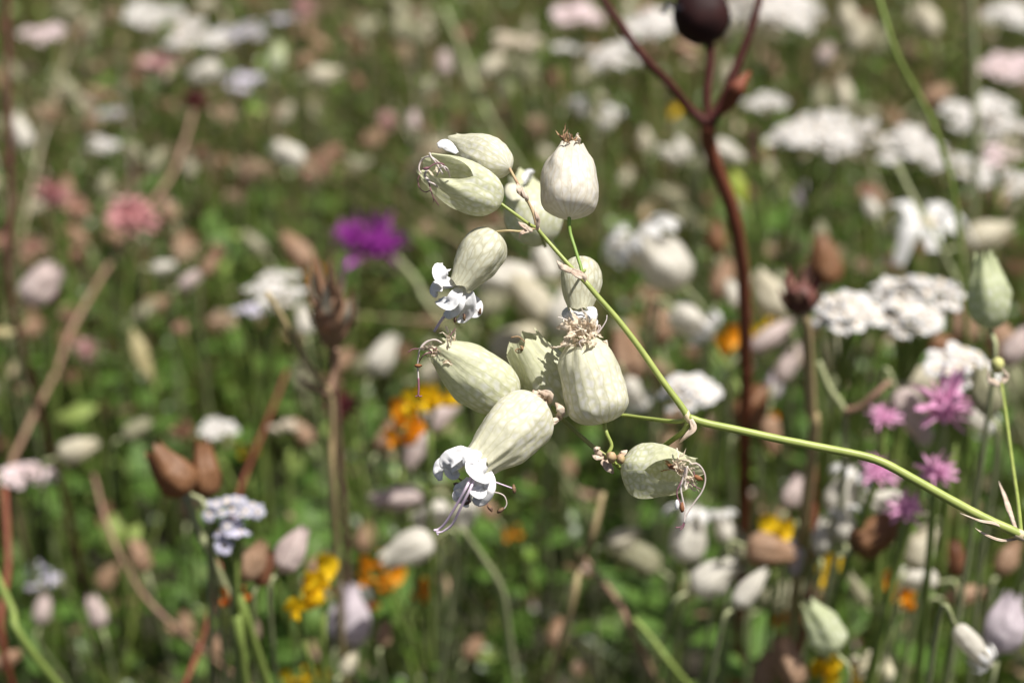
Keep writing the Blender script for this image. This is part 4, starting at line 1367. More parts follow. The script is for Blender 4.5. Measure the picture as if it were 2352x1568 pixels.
K('F', 1185, 120, 360, 130, 'brown', 'left one of a joined pair of glossy rust brown capsules', d=.53, fat=1.15)
K('F', 1400, 115, 350, 95, 'brown', 'right one of a joined pair of glossy rust brown capsules', d=.535, fat=.95)
K('F', 1720, 740, 280, 60, 'tan', 'tan calyx left of a pinkish one by the yellow trefoil pair', d=.54)
K('F', 1800, 790, 220, 70, 'rust', 'dark rust calyx between a tan one and a pinkish one', d=.545)
K('F', 1990, 660, 310, 60, 'pink', 'pinkish calyx just above the yellow trefoil pair', d=.55)
K('F', 290, 1060, 190, 80, 'pink', 'dim mauve calyx in deep shade below the violet grey yarrow', h=.12)
K('F', 660, 1080, 200, 110, 'pink', 'dusty rose calyx alone in deep shade', h=.14)
K('F', 40, 1400, 190, 30, 'tan', 'tan calyx by the green stalk in the shadiest grass', h=.16)
K('F', 1480, 1310, 140, 70, 'tan', 'small tan calyx beside the red stem in shade', h=.13)
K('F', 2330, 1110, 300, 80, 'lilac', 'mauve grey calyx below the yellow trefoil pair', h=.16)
K('G', 410, 290, 340, 185, 'pink', 'pinkish calyx with a drawn out tip under the campion flower', h=.2, fat=.8)
K('G', 640, 410, 250, 200, 'white', 'round white calyx behind the lilac styles', h=.19, fat=1.15)
K('G', 840, 400, 240, 60, 'white', 'second round white calyx behind the campion petals', h=.19, fat=1.1)
K('G', 480, 640, 340, 205, 'white', 'large half shaded white calyx above the orange trefoil', h=.2, fat=1.05)
K('G', 90, 1120, 380, 95, 'lilac', 'big calyx with shade painted mauve and a white petal beside the orange trefoil', h=.17, petals=1)  # mauve tone carries the shade on this calyx
K('G', 300, 1230, 160, 80, 'tan', 'small beige calyx next to the big mauve one', h=.17)
K('G', 60, 1430, 160, 60, 'cream', 'small cream calyx under the big mauve one', h=.17)
K('G', 1930, 575, 220, 25, 'cream', 'white tipped grey calyx under the torn open capsule', h=.18)
K('G', 2040, 700, 330, 150, 'olive', 'calyx with shade painted dim olive lying beside a white tipped one', h=.15)  # olive tone is painted shade on a greyed calyx
K('H', 60, 560, 370, 85, 'white', 'upright white calyx with frilled top below the hanging filaments', h=.2, petals=3)
K('H', 600, 650, 310, 350, 'tan', 'rosy brown calyx with a dark mouth left of the red stem', h=.21, fat=1.1)
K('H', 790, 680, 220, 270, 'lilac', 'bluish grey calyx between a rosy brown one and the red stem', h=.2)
K('H', 390, 610, 260, 110, 'olive', 'dull grey calyx above the white frilled ones', h=.18)
K('H', 300, 500, 200, 100, 'white', 'small white frilled campion flower above a large pale calyx', h=.2, petals=5)
K('H', 1110, 260, 330, 60, 'white', 'frilled white campion flower right of the red stem', h=.22, petals=5)
K('H', 1120, 480, 230, 90, 'white', 'small white frilled flower under a bigger frilled one', h=.215, petals=5)
K('H', 970, 570, 240, 85, 'white', 'white calyx touching the red stem low in the meadow', h=.21)
K('H', 1440, 350, 320, 160, 'white', 'broad white calyx below the pink petals and over a brown calyx', h=.23, fat=1.05)
K('H', 1330, 540, 370, 35, 'brown', 'biggest chestnut calyx with a dark mouth under a broad white one', h=.23, fat=1.1)
K('H', 1640, 640, 300, 60, 'cream', 'beige calyx right of the biggest chestnut one', h=.22, fat=1.1)
K('H', 1620, 840, 290, 170, 'white', 'pale calyx resting on an orange trefoil', h=.2, fat=.9)
K('H', 220, 840, 330, 30, 'white', 'large pale calyx lower left of the rosy brown one', h=.2, fat=1.1)
K('H', 470, 920, 310, 50, 'white', 'slender white calyx slanting below the rosy brown one', h=.222, fat=.75)
K('H', 690, 970, 300, 30, 'olive', 'shaded grey calyx left of the low red stem', h=.16)
K('H', 980, 1190, 360, 120, 'green', 'large pale green calyx over a yellow trefoil by the low red stem', h=.225, fat=1.05)
K('H', 1220, 930, 220, 120, 'olive', 'slim grey green calyx above the large pale green one', h=.18, fat=.7)
K('H', 750, 1430, 330, 110, 'tan', 'rosy tan calyx with lines at the foot of the red stem', h=.19)
K('H', 580, 1490, 260, 70, 'tan', 'dim tan calyx beside a rosy tan one', h=.16)
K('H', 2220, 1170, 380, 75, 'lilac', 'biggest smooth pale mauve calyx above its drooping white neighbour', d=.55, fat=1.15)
K('H', 1990, 1290, 330, 310, 'white', 'drooping white petalled flower beside the biggest mauve calyx', d=.49, petals=5, fat=.7)
K('H', 1890, 720, 230, 100, 'rust', 'shrivelled dark brown calyx under the campion node', h=.2, fat=.9)
K('H', 1940, 960, 260, 10, 'tan', 'tan calyx lying above the biggest mauve calyx', h=.19, fat=.8)
K('H', 2240, 710, 240, 60, 'tan', 'rosy tan calyx below the campion node', h=.2)
K('H', 770, 260, 220, 70, 'pink', 'pale pink calyx left of the red stem under the arching stem', h=.2)
K('M', 1525, 600, 150, 130, 'white', 'big frilled white campion flower behind the upper green branch', h=.22, petals=5, fat=1.15)
K('M', 1455, 575, 100, 160, 'white', 'white frilled campion flower touching a bigger frilled one', h=.215, petals=5)
K('M', 1170, 640, 120, 175, 'white', 'white calyx lying beside the hanging flower in focus', h=.2)
K('M', 1255, 607, 80, 110, 'white', 'small round white calyx just left of the upper branch', h=.2, fat=1.1)
K('M', 1225, 690, 120, 130, 'cream', 'cream calyx between the hanging flower and the tall tufted capsule', h=.2)
K('M', 1180, 790, 120, 30, 'cream', 'shaded cream calyx above the plump green capsule', h=.18)
K('M', 1290, 720, 100, 80, 'white', 'white calyx behind the small hanging one in focus', h=.2)
K('M', 878, 818, 90, 60, 'white', 'white calyx alone above the orange trefoil left of the plump capsule', h=.18)
K('M', 1005, 955, 90, 30, 'pink', 'pinkish calyx just below the yellow trefoil behind the main flower', h=.19)
K('M', 950, 1020, 90, 260, 'pink', 'small rosy calyx hanging under the orange trefoil', h=.185)
K('M', 890, 1002, 75, 60, 'tan', 'tiny beige calyx left of the orange trefoil', h=.18)
K('M', 1000, 855, 80, 20, 'cream', 'pale calyx behind the plump green capsule', h=.16)
K('M', 1440, 830, 120, 100, 'tan', 'greyish tan calyx right of the tall tufted capsule', h=.2)
K('M', 1455, 900, 75, 300, 'white', 'little white petalled flower beside the tall tufted capsule', h=.2, petals=4)
K('M', 1590, 735, 90, 330, 'white', 'nodding white campion flower right of the upper branch', h=.225, petals=5)
K('M', 1510, 740, 110, 100, 'tan', 'dull tan calyx just right of the upper branch', h=.19)
K('M', 1770, 690, 100, 120, 'cream', 'cream calyx between the red stem and the knapweed', h=.2)
K('M', 1130, 690, 90, 60, 'olive', 'small olive calyx below the hanging flower petals', h=.17)
K('M', 1110, 560, 80, 40, 'olive', 'faint olive calyx behind the hanging flower', h=.15)

# ------------------------------------------------------------------ clover, vetch, trefoil and seed heads
clover('A', 2080, 70, 210, 'pink', 'far rosy clover head beside small lilac yarrow', h=.17)
clover('A', 1090, 450, 300, 'pink', 'flat dull pink clover head below the two-lobed yarrow', h=.15, tall=.6)
clover('A', 360, 1340, 260, 'red', 'round crimson pink clover head in dark grass near the edge stalk', h=.17)
clover('A', 900, 1500, 380, 'red', 'largest red clover head, wide and shaggy beside the leaning twig', h=.17, tall=.8)
clover('A', 1330, 690, 190, 'maroon', 'dark maroon clover head at the tip of the leaning twig', h=.15)
clover('A', 2160, 1160, 220, 'salmon', 'salmon clover head touching a bright white calyx', h=.15, tilt=.6)
clover('A', 1670, 1260, 170, 'maroon', 'blackish maroon seed head in the grass right of the twig', h=.13)
clover('A', 350, 810, 280, 'beige', 'beige faded clover head below a whitish calyx', h=.14, tall=.7)
clover('A', 520, 1430, 180, 'salmon', 'dull rose clover head beside the round crimson one', h=.14)
clover('A', 1380, 1070, 160, 'salmon', 'small faded rose clover just right of the twig', h=.13)
clover('A', 2270, 1050, 150, 'salmon', 'small dusty clover above the salmon one', h=.13)
clover('B', 330, 850, 180, 'pink', 'rosy clover head in bright grass up from the violet vetch', h=.14)
clover('B', 1350, 890, 200, 'beige', 'tan faded clover head above the upright whitish calyx', h=.14)
clover('B', 1480, 560, 150, 'salmon', 'faint brownish rose clover under the small white tuft', h=.13)
clover('B', 140, 330, 150, 'brown', 'far dark brown seed head beside a grey calyx', h=.13)
clover('C', 1290, 1320, 150, 'salmon', 'orange brown seed head above a white calyx by the slanting stalk', h=.17)
clover('D', 230, 140, 180, 'salmon', 'dull red clover head above the plump pinkish calyx', h=.15)
clover('D', 370, 480, 190, 'maroon', 'dark red clover head half hidden by the plump pinkish calyx', h=.18)
clover('D', 590, 860, 220, 'pink', 'small mauve pink clover beside the long twig', h=.14)
clover('D', 1250, 1400, 170, 'brown', 'rust brown shaggy seed head beside small white yarrow', h=.15)
clover('M', 862, 565, 140, 'violet', 'vivid violet vetch flower, deepest purple bloom in the meadow', h=.16, spiky=True)
clover('M', 800, 552, 80, 'violet', 'small violet side bloom touching the vivid violet vetch', h=.165, spiky=True)
clover('E', 1810, 1240, 400, 'magenta', 'large pink vetch flower below the crisp yarrow', h=.265, spiky=True, tall=1.2)
clover('E', 1390, 1300, 200, 'magenta', 'smaller rosy vetch flower left of the long pinkish calyx', h=.25, spiky=True)
clover('H', 1350, 130, 230, 'magenta', 'pink vetch bloom just under the arching campion stem', h=.25, spiky=True)
clover('H', 1750, 130, 240, 'magenta', 'bright pink vetch bloom crossed by the arching campion stem', h=.265, spiky=True, tall=1.2)
clover('H', 1540, 380, 230, 'magenta', 'pink vetch bloom half hidden by a broad white calyx', h=.24, spiky=True)
clover('M', 785, 940, 90, 'maroon', 'deep wine red seed head beside the forked tan twig', h=.16)

trefoil('B', [(2300, 760)], 60, 'yellow', 'small far yellow trefoil beside the dark forked stem', h=.15)
trefoil('M', [(968, 908), (1000, 895)], 56, 'yellow', 'bright yellow trefoil left of the main campion flower', h=.235)
trefoil('M', [(905, 945), (928, 968), (910, 990)], 46, 'orange', 'orange trefoil left of the main campion flower', h=.215)
trefoil('E', [(360, 760)], 160, 'orange', 'orange trefoil on the left side of the red stem', h=.2)
trefoil('E', [(510, 660), (560, 680)], 150, 'yellow', 'yellow trefoil on the right side of the red stem', h=.2)
trefoil('F', [(2200, 810)], 190, 'yellow', 'right one of the yellow trefoil pair under the pinkish calyx', d=.56)
trefoil('F', [(2060, 900), (2020, 980)], 170, 'yellow', 'left one of the yellow trefoil pair under the pinkish calyx', d=.555)
trefoil('F', [(1610, 940)], 110, 'rust', 'rusty orange trefoil below the tan calyx', d=.555)
trefoil('F', [(2010, 1490), (2180, 1540)], 120, 'yellow', 'dim yellow trefoil low in the leaves below the pair', h=.13)
trefoil('G', [(210, 700), (230, 800)], 130, 'orange', 'amber trefoil left of the large half shaded calyx', h=.16)
trefoil('G', [(490, 890), (380, 840)], 140, 'orange', 'orange trefoil under the large half shaded calyx', h=.15)
trefoil('G', [(150, 980)], 120, 'rust', 'rusty trefoil over the big mauve calyx', h=.15)
trefoil('G', [(1160, 510)], 90, 'orange', 'tiny orange trefoil in plain green leaves below the stamens', h=.12)
trefoil('H', [(600, 520), (720, 540)], 150, 'yellow', 'yellow trefoil over the rosy brown calyx', h=.2)
trefoil('H', [(1050, 780)], 140, 'yellow', 'yellow trefoil right of the low red stem', h=.18)
trefoil('H', [(1430, 900), (1510, 960)], 130, 'orange', 'orange trefoil under a pale resting calyx', h=.19)
trefoil('H', [(660, 1100)], 110, 'orange', 'small orange trefoil left of the low red stem', h=.17)
trefoil('H', [(900, 1400), (970, 1410)], 130, 'yellow', 'round yellow trefoil under the large pale green calyx', h=.19)
trefoil('H', [(1020, 1540), (1160, 1530)], 120, 'yellow', 'yellow trefoil beside the creamy bud cluster', h=.18)
trefoil('D', [(1690, 1490)], 90, 'yellow', 'tiny yellow trefoil under small white yarrow', h=.15)
trefoil('D', [(2140, 310)], 90, 'orange', 'tiny orange trefoil behind the brown seed head', h=.18)
trefoil('E', [(620, 1310)], 80, 'orange', 'tiny orange trefoil behind the rusty brown calyx', h=.19)

# creamy bud cluster
def bud_cluster():
    p, dep = where('H', 1300, 1480, .18)
    foot = foot_of(p, 0, .03)
    root = thing('bud_cluster', foot, 'creamy cluster of upright buds on a branching green stem', 'flower')
    fork = p - W * .02
    stalk(root, foot, fork, .001, stem_mats['green'])
    cm = leafy('bud_cream', (.68, .64, .48), (.58, .52, .34), trans=.25)
    for i, (x, y) in enumerate([(1190, 1430), (1290, 1400), (1250, 1510), (1340, 1480), (1420, 1500), (1330, 1390), (1400, 1430), (1270, 1460)]):
        q, _ = where('H', x, y, None, dep + (1480 - y) * .00012)
        mb = MB()
        mb.tube([fork, fork.lerp(q, .5) - W * .001, q], .0006, .0005, n=5, sub=3)
        mb.build('branch', stem_mats['green'], root)
        mb = MB()
        mb.ball(q, .0019, (1, 1, 1.5), lump=.2, seed=i)
        mb.build('bud', cm, root)
bud_cluster()

# dark brown knapweed head on its stalk
def knapweed(t, x, y, w, d, label, mids, top_mat, mat, tall=1.0, ray=None, nb=30, stem_r=.0013):
    p, _ = where(t, x, y, None, d)
    s = tlen(t, w) * PX * d
    pts = [at(*tile(t, a, b), dd) for (a, b, dd) in mids]
    foot = V((pts[-1].x, pts[-1].y + .05, 0))
    root = thing('knapweed', foot, label, 'flower')
    mb = MB()
    mb.tube([p - W * s * .3] + pts + [pts[-1].lerp(foot, .5), foot], stem_r, stem_r * 1.2, n=8, sub=4)
    mb.build('stem', mat, root)
    mb = MB()
    mb.ball(p, s * .37, (1, 1, tall), n=14, m=10, lump=.2, seed=3)
    h = mb.build('seed_head', top_mat, root)
    rr = random.Random(int(x))
    for k in range(nb):
        z = rr.uniform(-.7, .8)
        a = k * 2.39996
        q = math.sqrt(1 - z * z)
        dr = V((q * math.cos(a), q * math.sin(a), z * tall))
        mb = MB()
        mb.lobe([p + dr * s * .36, p + dr * s * .46 + W * s * .12, p + dr * s * .52 + W * s * .34 * tall], [s * .12, s * .22, s * .05], dr, .5, across=3, sub=2)
        mb.build('scale', top_mat if k % 3 else (ray or top_mat), h)
    return root
kd = leafy('knapweed_dark', (.085, .03, .026), (.14, .06, .045), trans=0, rough=.6, nscale=300)
kt = leafy('knapweed_tan', (.42, .25, .18), (.3, .16, .11), trans=.1, nscale=300)
knapweed('E', 820, 480, 310, .55, 'dark brown knapweed seed head on a straight yellow green stalk', [(855, 620, .55), (880, 900, .56), (895, 1250, .57), (900, 1559, .58)], kd, stem_mats['straw'], ray=kt)
kb = leafy('seed_head_brown', (.22, .125, .075), (.32, .19, .12), trans=.05, rough=.6, nscale=300)
knapweed('D', 2270, 610, 350, .56, 'tall brown teardrop seed head with pale side bracts beneath the violet vetch', [(2270, 860, .58), (2285, 1050, .585)], kb, stem_mats['twig'], tall=1.75, ray=leafy('bract_pale', (.6, .56, .44), trans=.3), nb=24, stem_r=.0008)

# ------------------------------------------------------------------ stalks and twigs that show as lines
S = stem_mats
dry_stalk([(445, 255, .90), (420, 340, .89), (390, 410, .88), (345, 470, .87), (255, 600, .84), (165, 755, .80), (130, 850, .78), (55, 1000, .74), (25, 1110, .72)], 0.00080, S['twig'], 'long leaning pale brown twig running through red clover', name='dry_twig')
root, ft = dry_stalk([(612, 672, .56), (660, 750, .565), (715, 850, .57), (757, 905, .575), (762, 1000, .58), (765, 1140, .585)], 0.00082, S['straw'], 'tan forked twig rising left of the plump green capsule', name='dry_twig')
mb = MB()
mb.tube([at(757, 905, .575), at(770, 840, .575), at(772, 800, .57)], .001, .0008, n=6)
mb.build('branch', S['twig'], root)
mb = MB()
mb.tube([at(757, 905, .575), at(720, 890, .572), at(690, 870, .57)], .0009, .0007, n=6)
mb.build('branch', S['twig'], root)
dry_stalk([(660, 850, .70), (625, 940, .69), (560, 1100, .66), (530, 1200, .63), (500, 1320, .62), (470, 1450, .60), (410, 1600, .58)], 0.00065, S['red'], 'dark red stem passing behind the blue grey floret cluster', name='red_stalk')
dry_stalk([(1860, 800, .60), (1868, 1060, .61), (1868, 1250, .61), (1850, 1400, .60), (1832, 1500, .60)], 0.00095, S['red'], 'straight reddish stalk crossing the arching campion stem', name='red_stalk')
dry_stalk([(430, 1140, .54), (460, 1230, .545), (490, 1290, .55)], 0.00095, S['pale'], 'thick yellow green stalk under the pair of rust brown capsules', name='green_stalk')
dry_stalk([(-60, 1190, .56), (-18, 1300, .56), (28, 1400, .56), (75, 1500, .56)], 0.00095, S['green'], 'green stalk slanting through the darkest shade', name='green_stalk')
dry_stalk([(2010, -30, .60), (2060, 130, .60), (2130, 260, .61), (2180, 400, .615), (2200, 520, .62), (2215, 680, .63)], 0.00075, S['green'], 'tall green stalk curving down past bright white yarrow', name='green_stalk')
dry_stalk([(2228, -30, .72), (2236, 120, .73), (2240, 300, .74), (2236, 480, .76), (2232, 560, .77)], 0.00109, S['pale'], 'pale straight upright stalk over dark shade', name='green_stalk')
dry_stalk([(2060, 380, .70), (2110, 480, .70), (2160, 570, .70)], 0.00075, S['pale'], 'pale stalk running down to the ragged daisy', name='green_stalk')
dry_stalk([(18, -20, .72), (20, 200, .70), (25, 420, .69), (28, 700, .68)], .00080, S['dark'], 'blurred dark upright stalk beside pale pink yarrow', name='dark_stalk')
dry_stalk([(1020, 20, .95), (1075, 150, .95), (1130, 280, .94)], 0.00102, S['pale'], 'pale grass stalk leaning above the upper campion calyces', name='green_stalk')
dry_stalk([(1060, 1215, .60), (1100, 1270, .61), (1150, 1350, .62), (1165, 1440, .63)], 0.00088, S['pale'], 'green stalk slanting down under the round white calyces', name='green_stalk')
dry_stalk([(1385, 1130, .60), (1360, 1230, .60), (1330, 1300, .61), (1310, 1400, .61)], 0.00082, S['straw'], 'straw stalk slanting in green leaves below the torn capsule', name='dry_twig')
dry_stalk([(1330, 1270, .66), (1390, 1340, .65), (1430, 1400, .64), (1450, 1450, .64)], 0.00075, S['twig'], 'curved brown grass stalk low in the green leaves', name='dry_twig')
root, ft = dry_stalk([(1880, 830, .57), (1905, 890, .57), (1940, 945, .57), (1940, 1010, .575), (1936, 1100, .58)], 0.00075, S['pale'], 'forked pink jointed stalk right of the knapweed stalk', name='green_stalk')
mb = MB()
mb.tube([at(1940, 945, .57), at(1975, 935, .568), at(2010, 905, .566), at(2045, 875, .566)], .001, .0009, n=6)
mb.build('branch', S['twig'], root)
dry_stalk([(215, 1090, .70), (245, 1200, .69), (290, 1300, .68), (380, 1420, .66)], .00060, S['twig'], 'brown stalk leaning in shade beside bright round leaves', name='dry_twig')
dry_stalk([(910, 590, .80), (960, 650, .79), (1000, 720, .78)], 0.00082, S['pale'], 'pale stalk running down right of the violet vetch', name='green_stalk')
dry_stalk([(10, 1120, .62), (18, 1300, .61), (5, 1480, .60)], 0.00095, S['red'], 'dull red stalk in shade below the dusty pink yarrow', name='red_stalk')
dry_stalk([(1640, 800, .66), (1690, 880, .66), (1740, 1000, .66)], 0.00075, S['green'], 'green stalk slanting under the orange and yellow trefoils', name='green_stalk')
dry_stalk([(1455, 1420, .60), (1500, 1470, .60), (1570, 1560, .60)], 0.00075, S['green'], 'green stalk slanting in the dark gap beside rosy seed heads', name='green_stalk')

# broad leaves that stand out
def leaf_thing(t, x, y, w, hh, mat, label, h=.12, d=None, ang=70):
    p, dep = where(t, x, y, h, d)
    L = tlen(t, hh) * PX * dep
    wd = tlen(t, w) * PX * dep
    ax = RGT * math.cos(R(ang)) + UPV * math.sin(R(ang))
    foot = foot_of(p, 0, .02)
    root = thing('leafy_shoot', foot, label, 'leaf')
    b = p - ax * L * .5
    stalk(root, foot, b, .0007, S['green'])
    mb = MB()
    mb.lobe([b, b + ax * L * .35 - FWD * .003, b + ax * L * .7 - FWD * .003, b + ax * L], [wd * .2, wd, wd * .9, wd * .1], UPV - FWD, .5, across=7, sub=4)
    mb.build('leaf', mat, root, thick=.0002)
leaf_thing('C', 410, 1290, 110, 290, LEAFY, 'yellow green leaf right of the dark red stem', h=.2, ang=110)
leaf_thing('D', 520, 1250, 170, 300, leafy('leaf_bright', (.30, .38, .10), trans=.4), 'bright green leaf below the long twig', h=.14, ang=15)
leaf_thing('F', 790, 540, 170, 290, MATS['leaf_bright'], 'bright round green leaf in deep shade', h=.13, ang=100)
leaf_thing('F', 900, 540, 150, 180, MATS['leaf_bright'], 'smaller bright leaf beside a round one in deep shade', h=.13, ang=50)
leaf_thing('D', 980, 870, 120, 400, leafy('leaf_straw', (.50, .43, .22), trans=.35), 'straw coloured dead leaf slanting in the grass', h=.15, ang=112)
leaf_thing('D', 30, 700, 90, 200, MATS['leaf_straw'], 'small yellow straw leaf beside the plump pinkish calyx stalk', h=.2, ang=0)
leaf_thing('F', 2150, 1130, 160, 280, leafy('leaf_mid', (.17, .28, .06), trans=.4), 'fresh green leaf below the yellow trefoil pair', h=.12, ang=95)

# ------------------------------------------------------------------ look-alikes scattered through the far meadow
rs = random.Random(2024)
LANDMARKS = [((1620, 60), 'the round dark seed pod'), ((860, 570), 'the vivid violet vetch'), ((400, 380), 'the leaning pale twig'),
    ((300, 510), 'the largest red clover'), ((120, 450), 'the round crimson clover'), ((90, 655), 'the plump pinkish calyx'),
    ((620, 670), 'the yarrow with lilac underside'), ((760, 700), 'the brown teardrop seed head'), ((430, 1080), 'the joined rust capsules'),
    ((540, 1200), 'the blue grey floret cluster'), ((710, 1330), 'the yellow trefoil pair'), ((920, 950), 'the orange trefoil'),
    ((350, 50), 'the broad far yarrow'), ((570, 190), 'the lilac yarrow'), ((95, 75), 'the pale pink yarrow'), ((1330, 35), 'the pink domed yarrow'),
    ((1190, 95), 'the slanting cream yarrow'), ((1400, 130), 'the ragged bright yarrow'), ((1690, 480), 'the dark red stem'),
    ((1890, 310), 'the wide flat yarrow'), ((2090, 340), 'the dense yarrow'), ((2240, 250), 'the pale upright stalk'),
    ((2140, 510), 'the ragged daisy'), ((1840, 690), 'the knapweed head'), ((1890, 600), 'the chestnut calyx'), ((1960, 720), 'the round crisp yarrow'),
    ((1740, 760), 'the trefoils by the red stem'), ((1530, 600), 'the big frilled flower'), ((1310, 410), 'the upright whitish calyx'),
    ((1060, 400), 'the upper campion calyces'), ((1090, 600), 'the hanging flower in focus'), ((1090, 850), 'the plump green capsule'),
    ((1100, 1080), 'the main campion flower'), ((1520, 1080), 'the torn open capsule'), ((1900, 1030), 'the arching campion stem'),
    ((2180, 980), 'the large pink vetch'), ((2020, 1220), 'the biggest chestnut calyx'), ((2280, 1440), 'the biggest mauve calyx'),
    ((1890, 1440), 'the large pale green calyx'), ((930, 1260), 'the half shaded white calyx'), ((820, 1420), 'the big mauve calyx'),
    ((660, 355), 'the white calyx by the salmon clover'), ((220, 330), 'the small tilted yarrow'), ((1020, 150), 'the pink egg-shaped calyx'),
    ((60, 1100), 'the dusty pink yarrow'), ((1360, 1250), 'the slanting straw stalk'), ((250, 1230), 'the bright round leaf')]
def near(X, Y):
    return 'near ' + min(LANDMARKS, key=lambda q: (q[0][0] - X) ** 2 + (q[0][1] - Y) ** 2)[1]
def scatter(n, fn, xr=(-30, 2380), yr=(-10, 760), power=1.0):
    for i in range(n):
        X = rs.uniform(*xr)
        Y = yr[0] + (yr[1] - yr[0]) * rs.random() ** power
        fn(X, Y, i)
scatter(70, lambda X, Y, i: clover('M', X, Y, rs.uniform(38, 62), 'beige', 'small faded beige clover head in grass ' + near(X, Y), h=rs.uniform(.08, .15), group='faded clover heads', tall=rs.uniform(.7, 1.1)))
scatter(45, lambda X, Y, i: clover('M', X, Y, rs.uniform(34, 56), 'brown', 'small brown clover seed head in grass ' + near(X, Y), h=rs.uniform(.07, .14), group='brown clover heads'), yr=(-10, 1200))
scatter(36, lambda X, Y, i: clover('M', X, Y, rs.uniform(34, 54), 'salmon', 'small dusty rose clover head in grass ' + near(X, Y), h=rs.uniform(.07, .14), group='rose clover heads'), yr=(0, 900))
scatter(48, lambda X, Y, i: K('M', X, Y, rs.uniform(46, 70), rs.uniform(20, 160), 'olive', 'small dull olive calyx in grass ' + near(X, Y), h=rs.uniform(.09, .15), group='small olive calyces'), yr=(0, 900))
scatter(60, lambda X, Y, i: K('M', X, Y, rs.uniform(46, 72), rs.uniform(20, 160), 'tan', 'small tan dried calyx in grass ' + near(X, Y), h=rs.uniform(.08, .15), group='small tan calyces'), yr=(0, 1500))
scatter(40, lambda X, Y, i: K('M', X, Y, rs.uniform(40, 60), rs.uniform(20, 160), 'cream', 'small cream calyx in grass ' + near(X, Y), h=rs.uniform(.08, .13), group='small cream calyces'), yr=(-10, 480))

# ------------------------------------------------------------------ grass, dry grass and ground leaves
nr = np.random.default_rng(7)
def field(n, y0=.28, y1=2.6, gaps=.0):
    k = int(n * 1.7)
    y = y0 + (y1 - y0) * nr.random(k) ** .85
    x = (nr.random(k) - .5) * (1.3 + y * .85)
    den = np.array([noise.noise(V((a * 13, q * 13, 1.7))) + .5 * noise.noise(V((a * 31, q * 31, 5.1))) for a, q in zip(x, y)])
    bare = np.array([.8 * max(0, 1 - ((a + .21) / .22) ** 2) * max(0, 1 - ((q - .66) / .28) ** 2) for a, q in zip(x, y)])  # plants thinned here so dark soil stands in for deep shade
    keep = nr.random(k) < np.clip(.66 + den * 1.35 - bare * .75, .22, 1)
    return x[keep][:n], y[keep][:n]

def blades(name, n, hlo, hhi, wlo, whi, palette, label, cat, mat, segs=4, lean=.35, y0=.28, y1=2.6):
    x, y = field(n, y0, y1)
    n = len(x)
    clump = 0.55 + .9 * np.array([noise.noise(V((a * 9, b * 9, 3))) * .5 + .5 for a, b in zip(x, y)])
    h = (hlo + (hhi - hlo) * nr.random(n) ** 1.6) * clump
    h = np.where(y < .55, np.minimum(h, .10 + .02 * nr.random(n)), h)
    w = wlo + (whi - wlo) * nr.random(n)
    az = nr.random(n) * 2 * np.pi
    ln = np.abs(nr.normal(0, lean, n)) * h
    dx, dy = np.cos(az) * ln, np.sin(az) * ln
    fa = nr.random(n) * np.pi
    sx, sy = np.cos(fa) * w / 2, np.sin(fa) * w / 2
    verts = np.zeros((n, (segs + 1) * 2, 3), dtype=np.float32)
    for s in range(segs + 1):
        t = s / segs
        wd = (1 - t ** 2.2) * .96 + .04
        px, py, pz = x + dx * t * t, y + dy * t * t, h * (t - .18 * t * t * (ln / h))
        verts[:, s * 2, 0], verts[:, s * 2, 1], verts[:, s * 2, 2] = px - sx * wd, py - sy * wd, pz
        verts[:, s * 2 + 1, 0], verts[:, s * 2 + 1, 1], verts[:, s * 2 + 1, 2] = px + sx * wd, py + sy * wd, pz
    k = (segs + 1) * 2
    base = (np.arange(n) * k)[:, None, None]
    q = np.array([[s * 2, s * 2 + 1, s * 2 + 3, s * 2 + 2] for s in range(segs)])[None]
    raw_mesh(name, verts.reshape(-1, 3), (base + q).reshape(-1, 4), n, k, palette, label, cat, mat)

def raw_mesh(name, verts, quads, n, k, palette, label, cat, mat):
    me = bpy.data.meshes.new(name)
    me.vertices.add(len(verts))
    me.vertices.foreach_set('co', verts.ravel())
    me.loops.add(quads.size)
    me.loops.foreach_set('vertex_index', quads.ravel().astype(np.int32))
    me.polygons.add(len(quads))
    me.polygons.foreach_set('loop_start', np.arange(0, quads.size, 4, dtype=np.int32))
    me.polygons.foreach_set('use_smooth', np.ones(len(quads), dtype=bool))
    me.update(calc_edges=True)
    pal = np.array(palette, dtype=np.float32)
    a = pal[nr.integers(0, len(pal), n)]
    b = pal[nr.integers(0, len(pal), n)]
    m = nr.random((n, 1)).astype(np.float32) * .5
    c = (a * (1 - m) + b * m) * (.55 + 1.0 * nr.random((n, 1)) ** 1.5)
    cc = np.ones((n, k, 4), dtype=np.float32)
    cc[:, :, :3] = c[:, None, :]
    at_ = me.color_attributes.new('Col', 'FLOAT_COLOR', 'POINT')
    at_.data.foreach_set('color', cc.ravel())
    me.materials.append(mat)
    o = bpy.data.objects.new(name, me)
    col.objects.link(o)
    o['kind'] = 'stuff'
    o['label'] = label
    o['category'] = cat
    return o

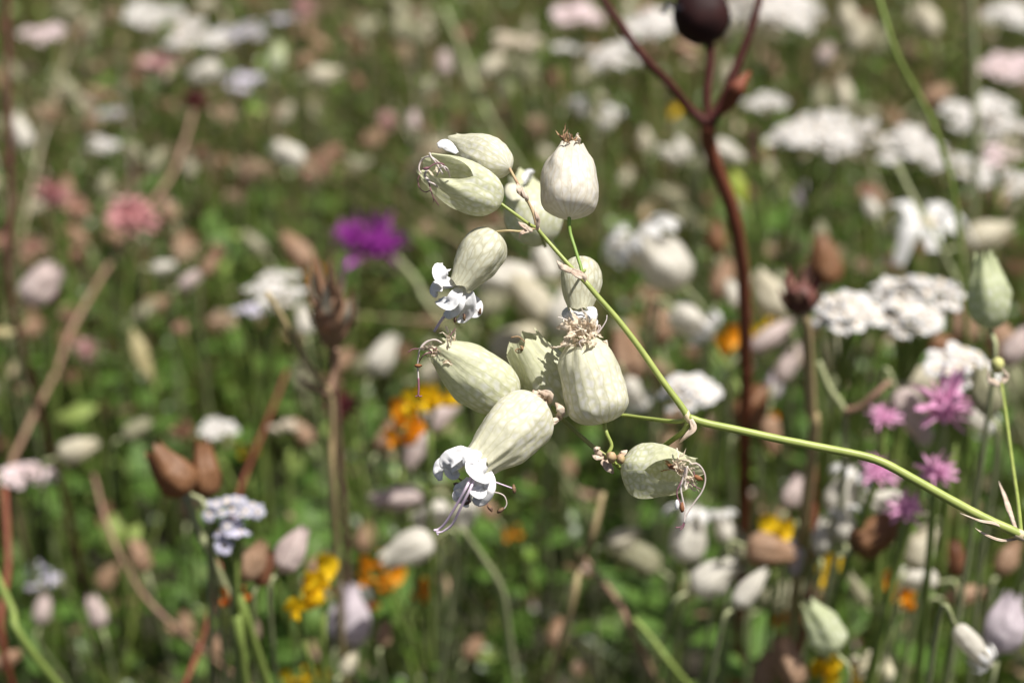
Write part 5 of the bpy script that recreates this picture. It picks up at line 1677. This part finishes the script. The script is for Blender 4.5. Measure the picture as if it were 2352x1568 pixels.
def leaflets(name, n, zlo, zhi, llo, lhi, palette, label, cat, mat, ratio=.5, y1=2.4):
    x, y = field(n, y1=y1)
    n = len(x)
    clump = np.array([noise.noise(V((a * 11, b * 11, 9))) * .5 + .5 for a, b in zip(x, y)])
    z = zlo + (zhi - zlo) * nr.random(n) ** 1.2 * (.45 + 1.0 * clump)
    z = np.where(y < .5, np.minimum(z, .09), z)
    L = llo + (lhi - llo) * nr.random(n)
    az = nr.random(n) * 2 * np.pi
    el = nr.normal(.25, .45, n)
    d = np.stack([np.cos(az) * np.cos(el), np.sin(az) * np.cos(el), np.sin(el)], 1)
    s = np.stack([-np.sin(az), np.cos(az), nr.normal(0, .35, n)], 1)
    nn = np.cross(d, s)
    p0 = np.stack([x, y, z], 1)
    ws = [.12, .85, 1.0, .55, .06]
    verts = np.zeros((n, 15, 3), dtype=np.float32)
    for i, wv in enumerate(ws):
        t = i / 4
        c = p0 + d * (L * t)[:, None] - nn * (L * .12 * math.sin(math.pi * t))[:, None]
        hw = (L * ratio * .5 * wv)[:, None]
        verts[:, i * 3] = c - s * hw + nn * hw * .35
        verts[:, i * 3 + 1] = c
        verts[:, i * 3 + 2] = c + s * hw + nn * hw * .35
    base = (np.arange(n) * 15)[:, None, None]
    q = np.array([[i * 3 + j, i * 3 + j + 1, i * 3 + j + 4, i * 3 + j + 3] for i in range(4) for j in range(2)])[None]
    raw_mesh(name, verts.reshape(-1, 3), (base + q).reshape(-1, 4), n, 15, palette, label, cat, mat)

gmat = leafy('grass_blades', (1, 1, 1), (.75, .78, .7), trans=.42, attr=True, nscale=30, rough=.38, spec=.5)
G1 = [(.14, .21, .03), (.20, .26, .045), (.09, .15, .02), (.30, .33, .10), (.15, .23, .055)]
D1 = [(.40, .32, .17), (.30, .22, .11), (.46, .40, .24), (.22, .14, .07), (.34, .21, .12)]
blades('meadow_grass', 60000, .05, .18, .0009, .0022, G1, 'dense thin green meadow grass covering the ground', 'grass', gmat)
blades('dry_grass', 35000, .05, .20, .0010, .0024, D1, 'dry straw and brown grass blades mixed through the green meadow', 'grass', gmat, lean=.5, y0=.78)
blades('grass_stalks', 6500, .12, .26, .0008, .0016, [(.30, .34, .13), (.38, .36, .18), (.22, .29, .08), (.42, .36, .2), (.20, .28, .07)], 'tall thin pale grass stalks rising through the far meadow', 'grass', gmat, lean=.22, y0=.92)
leaflets('ground_leaves', 90000, .01, .13, .004, .010, [(.105, .185, .026), (.16, .26, .04), (.07, .12, .018), (.25, .32, .09), (.14, .20, .07)], 'small green clover and trefoil leaves carpeting the meadow floor', 'leaves', gmat, .55)
leaflets('withered_leaves', 24000, .01, .15, .003, .009, [(.30, .18, .10), (.38, .27, .16), (.22, .11, .06), (.42, .34, .22), (.34, .22, .18)], 'withered brown and beige leaf scraps caught in the meadow', 'leaves', gmat, .5)
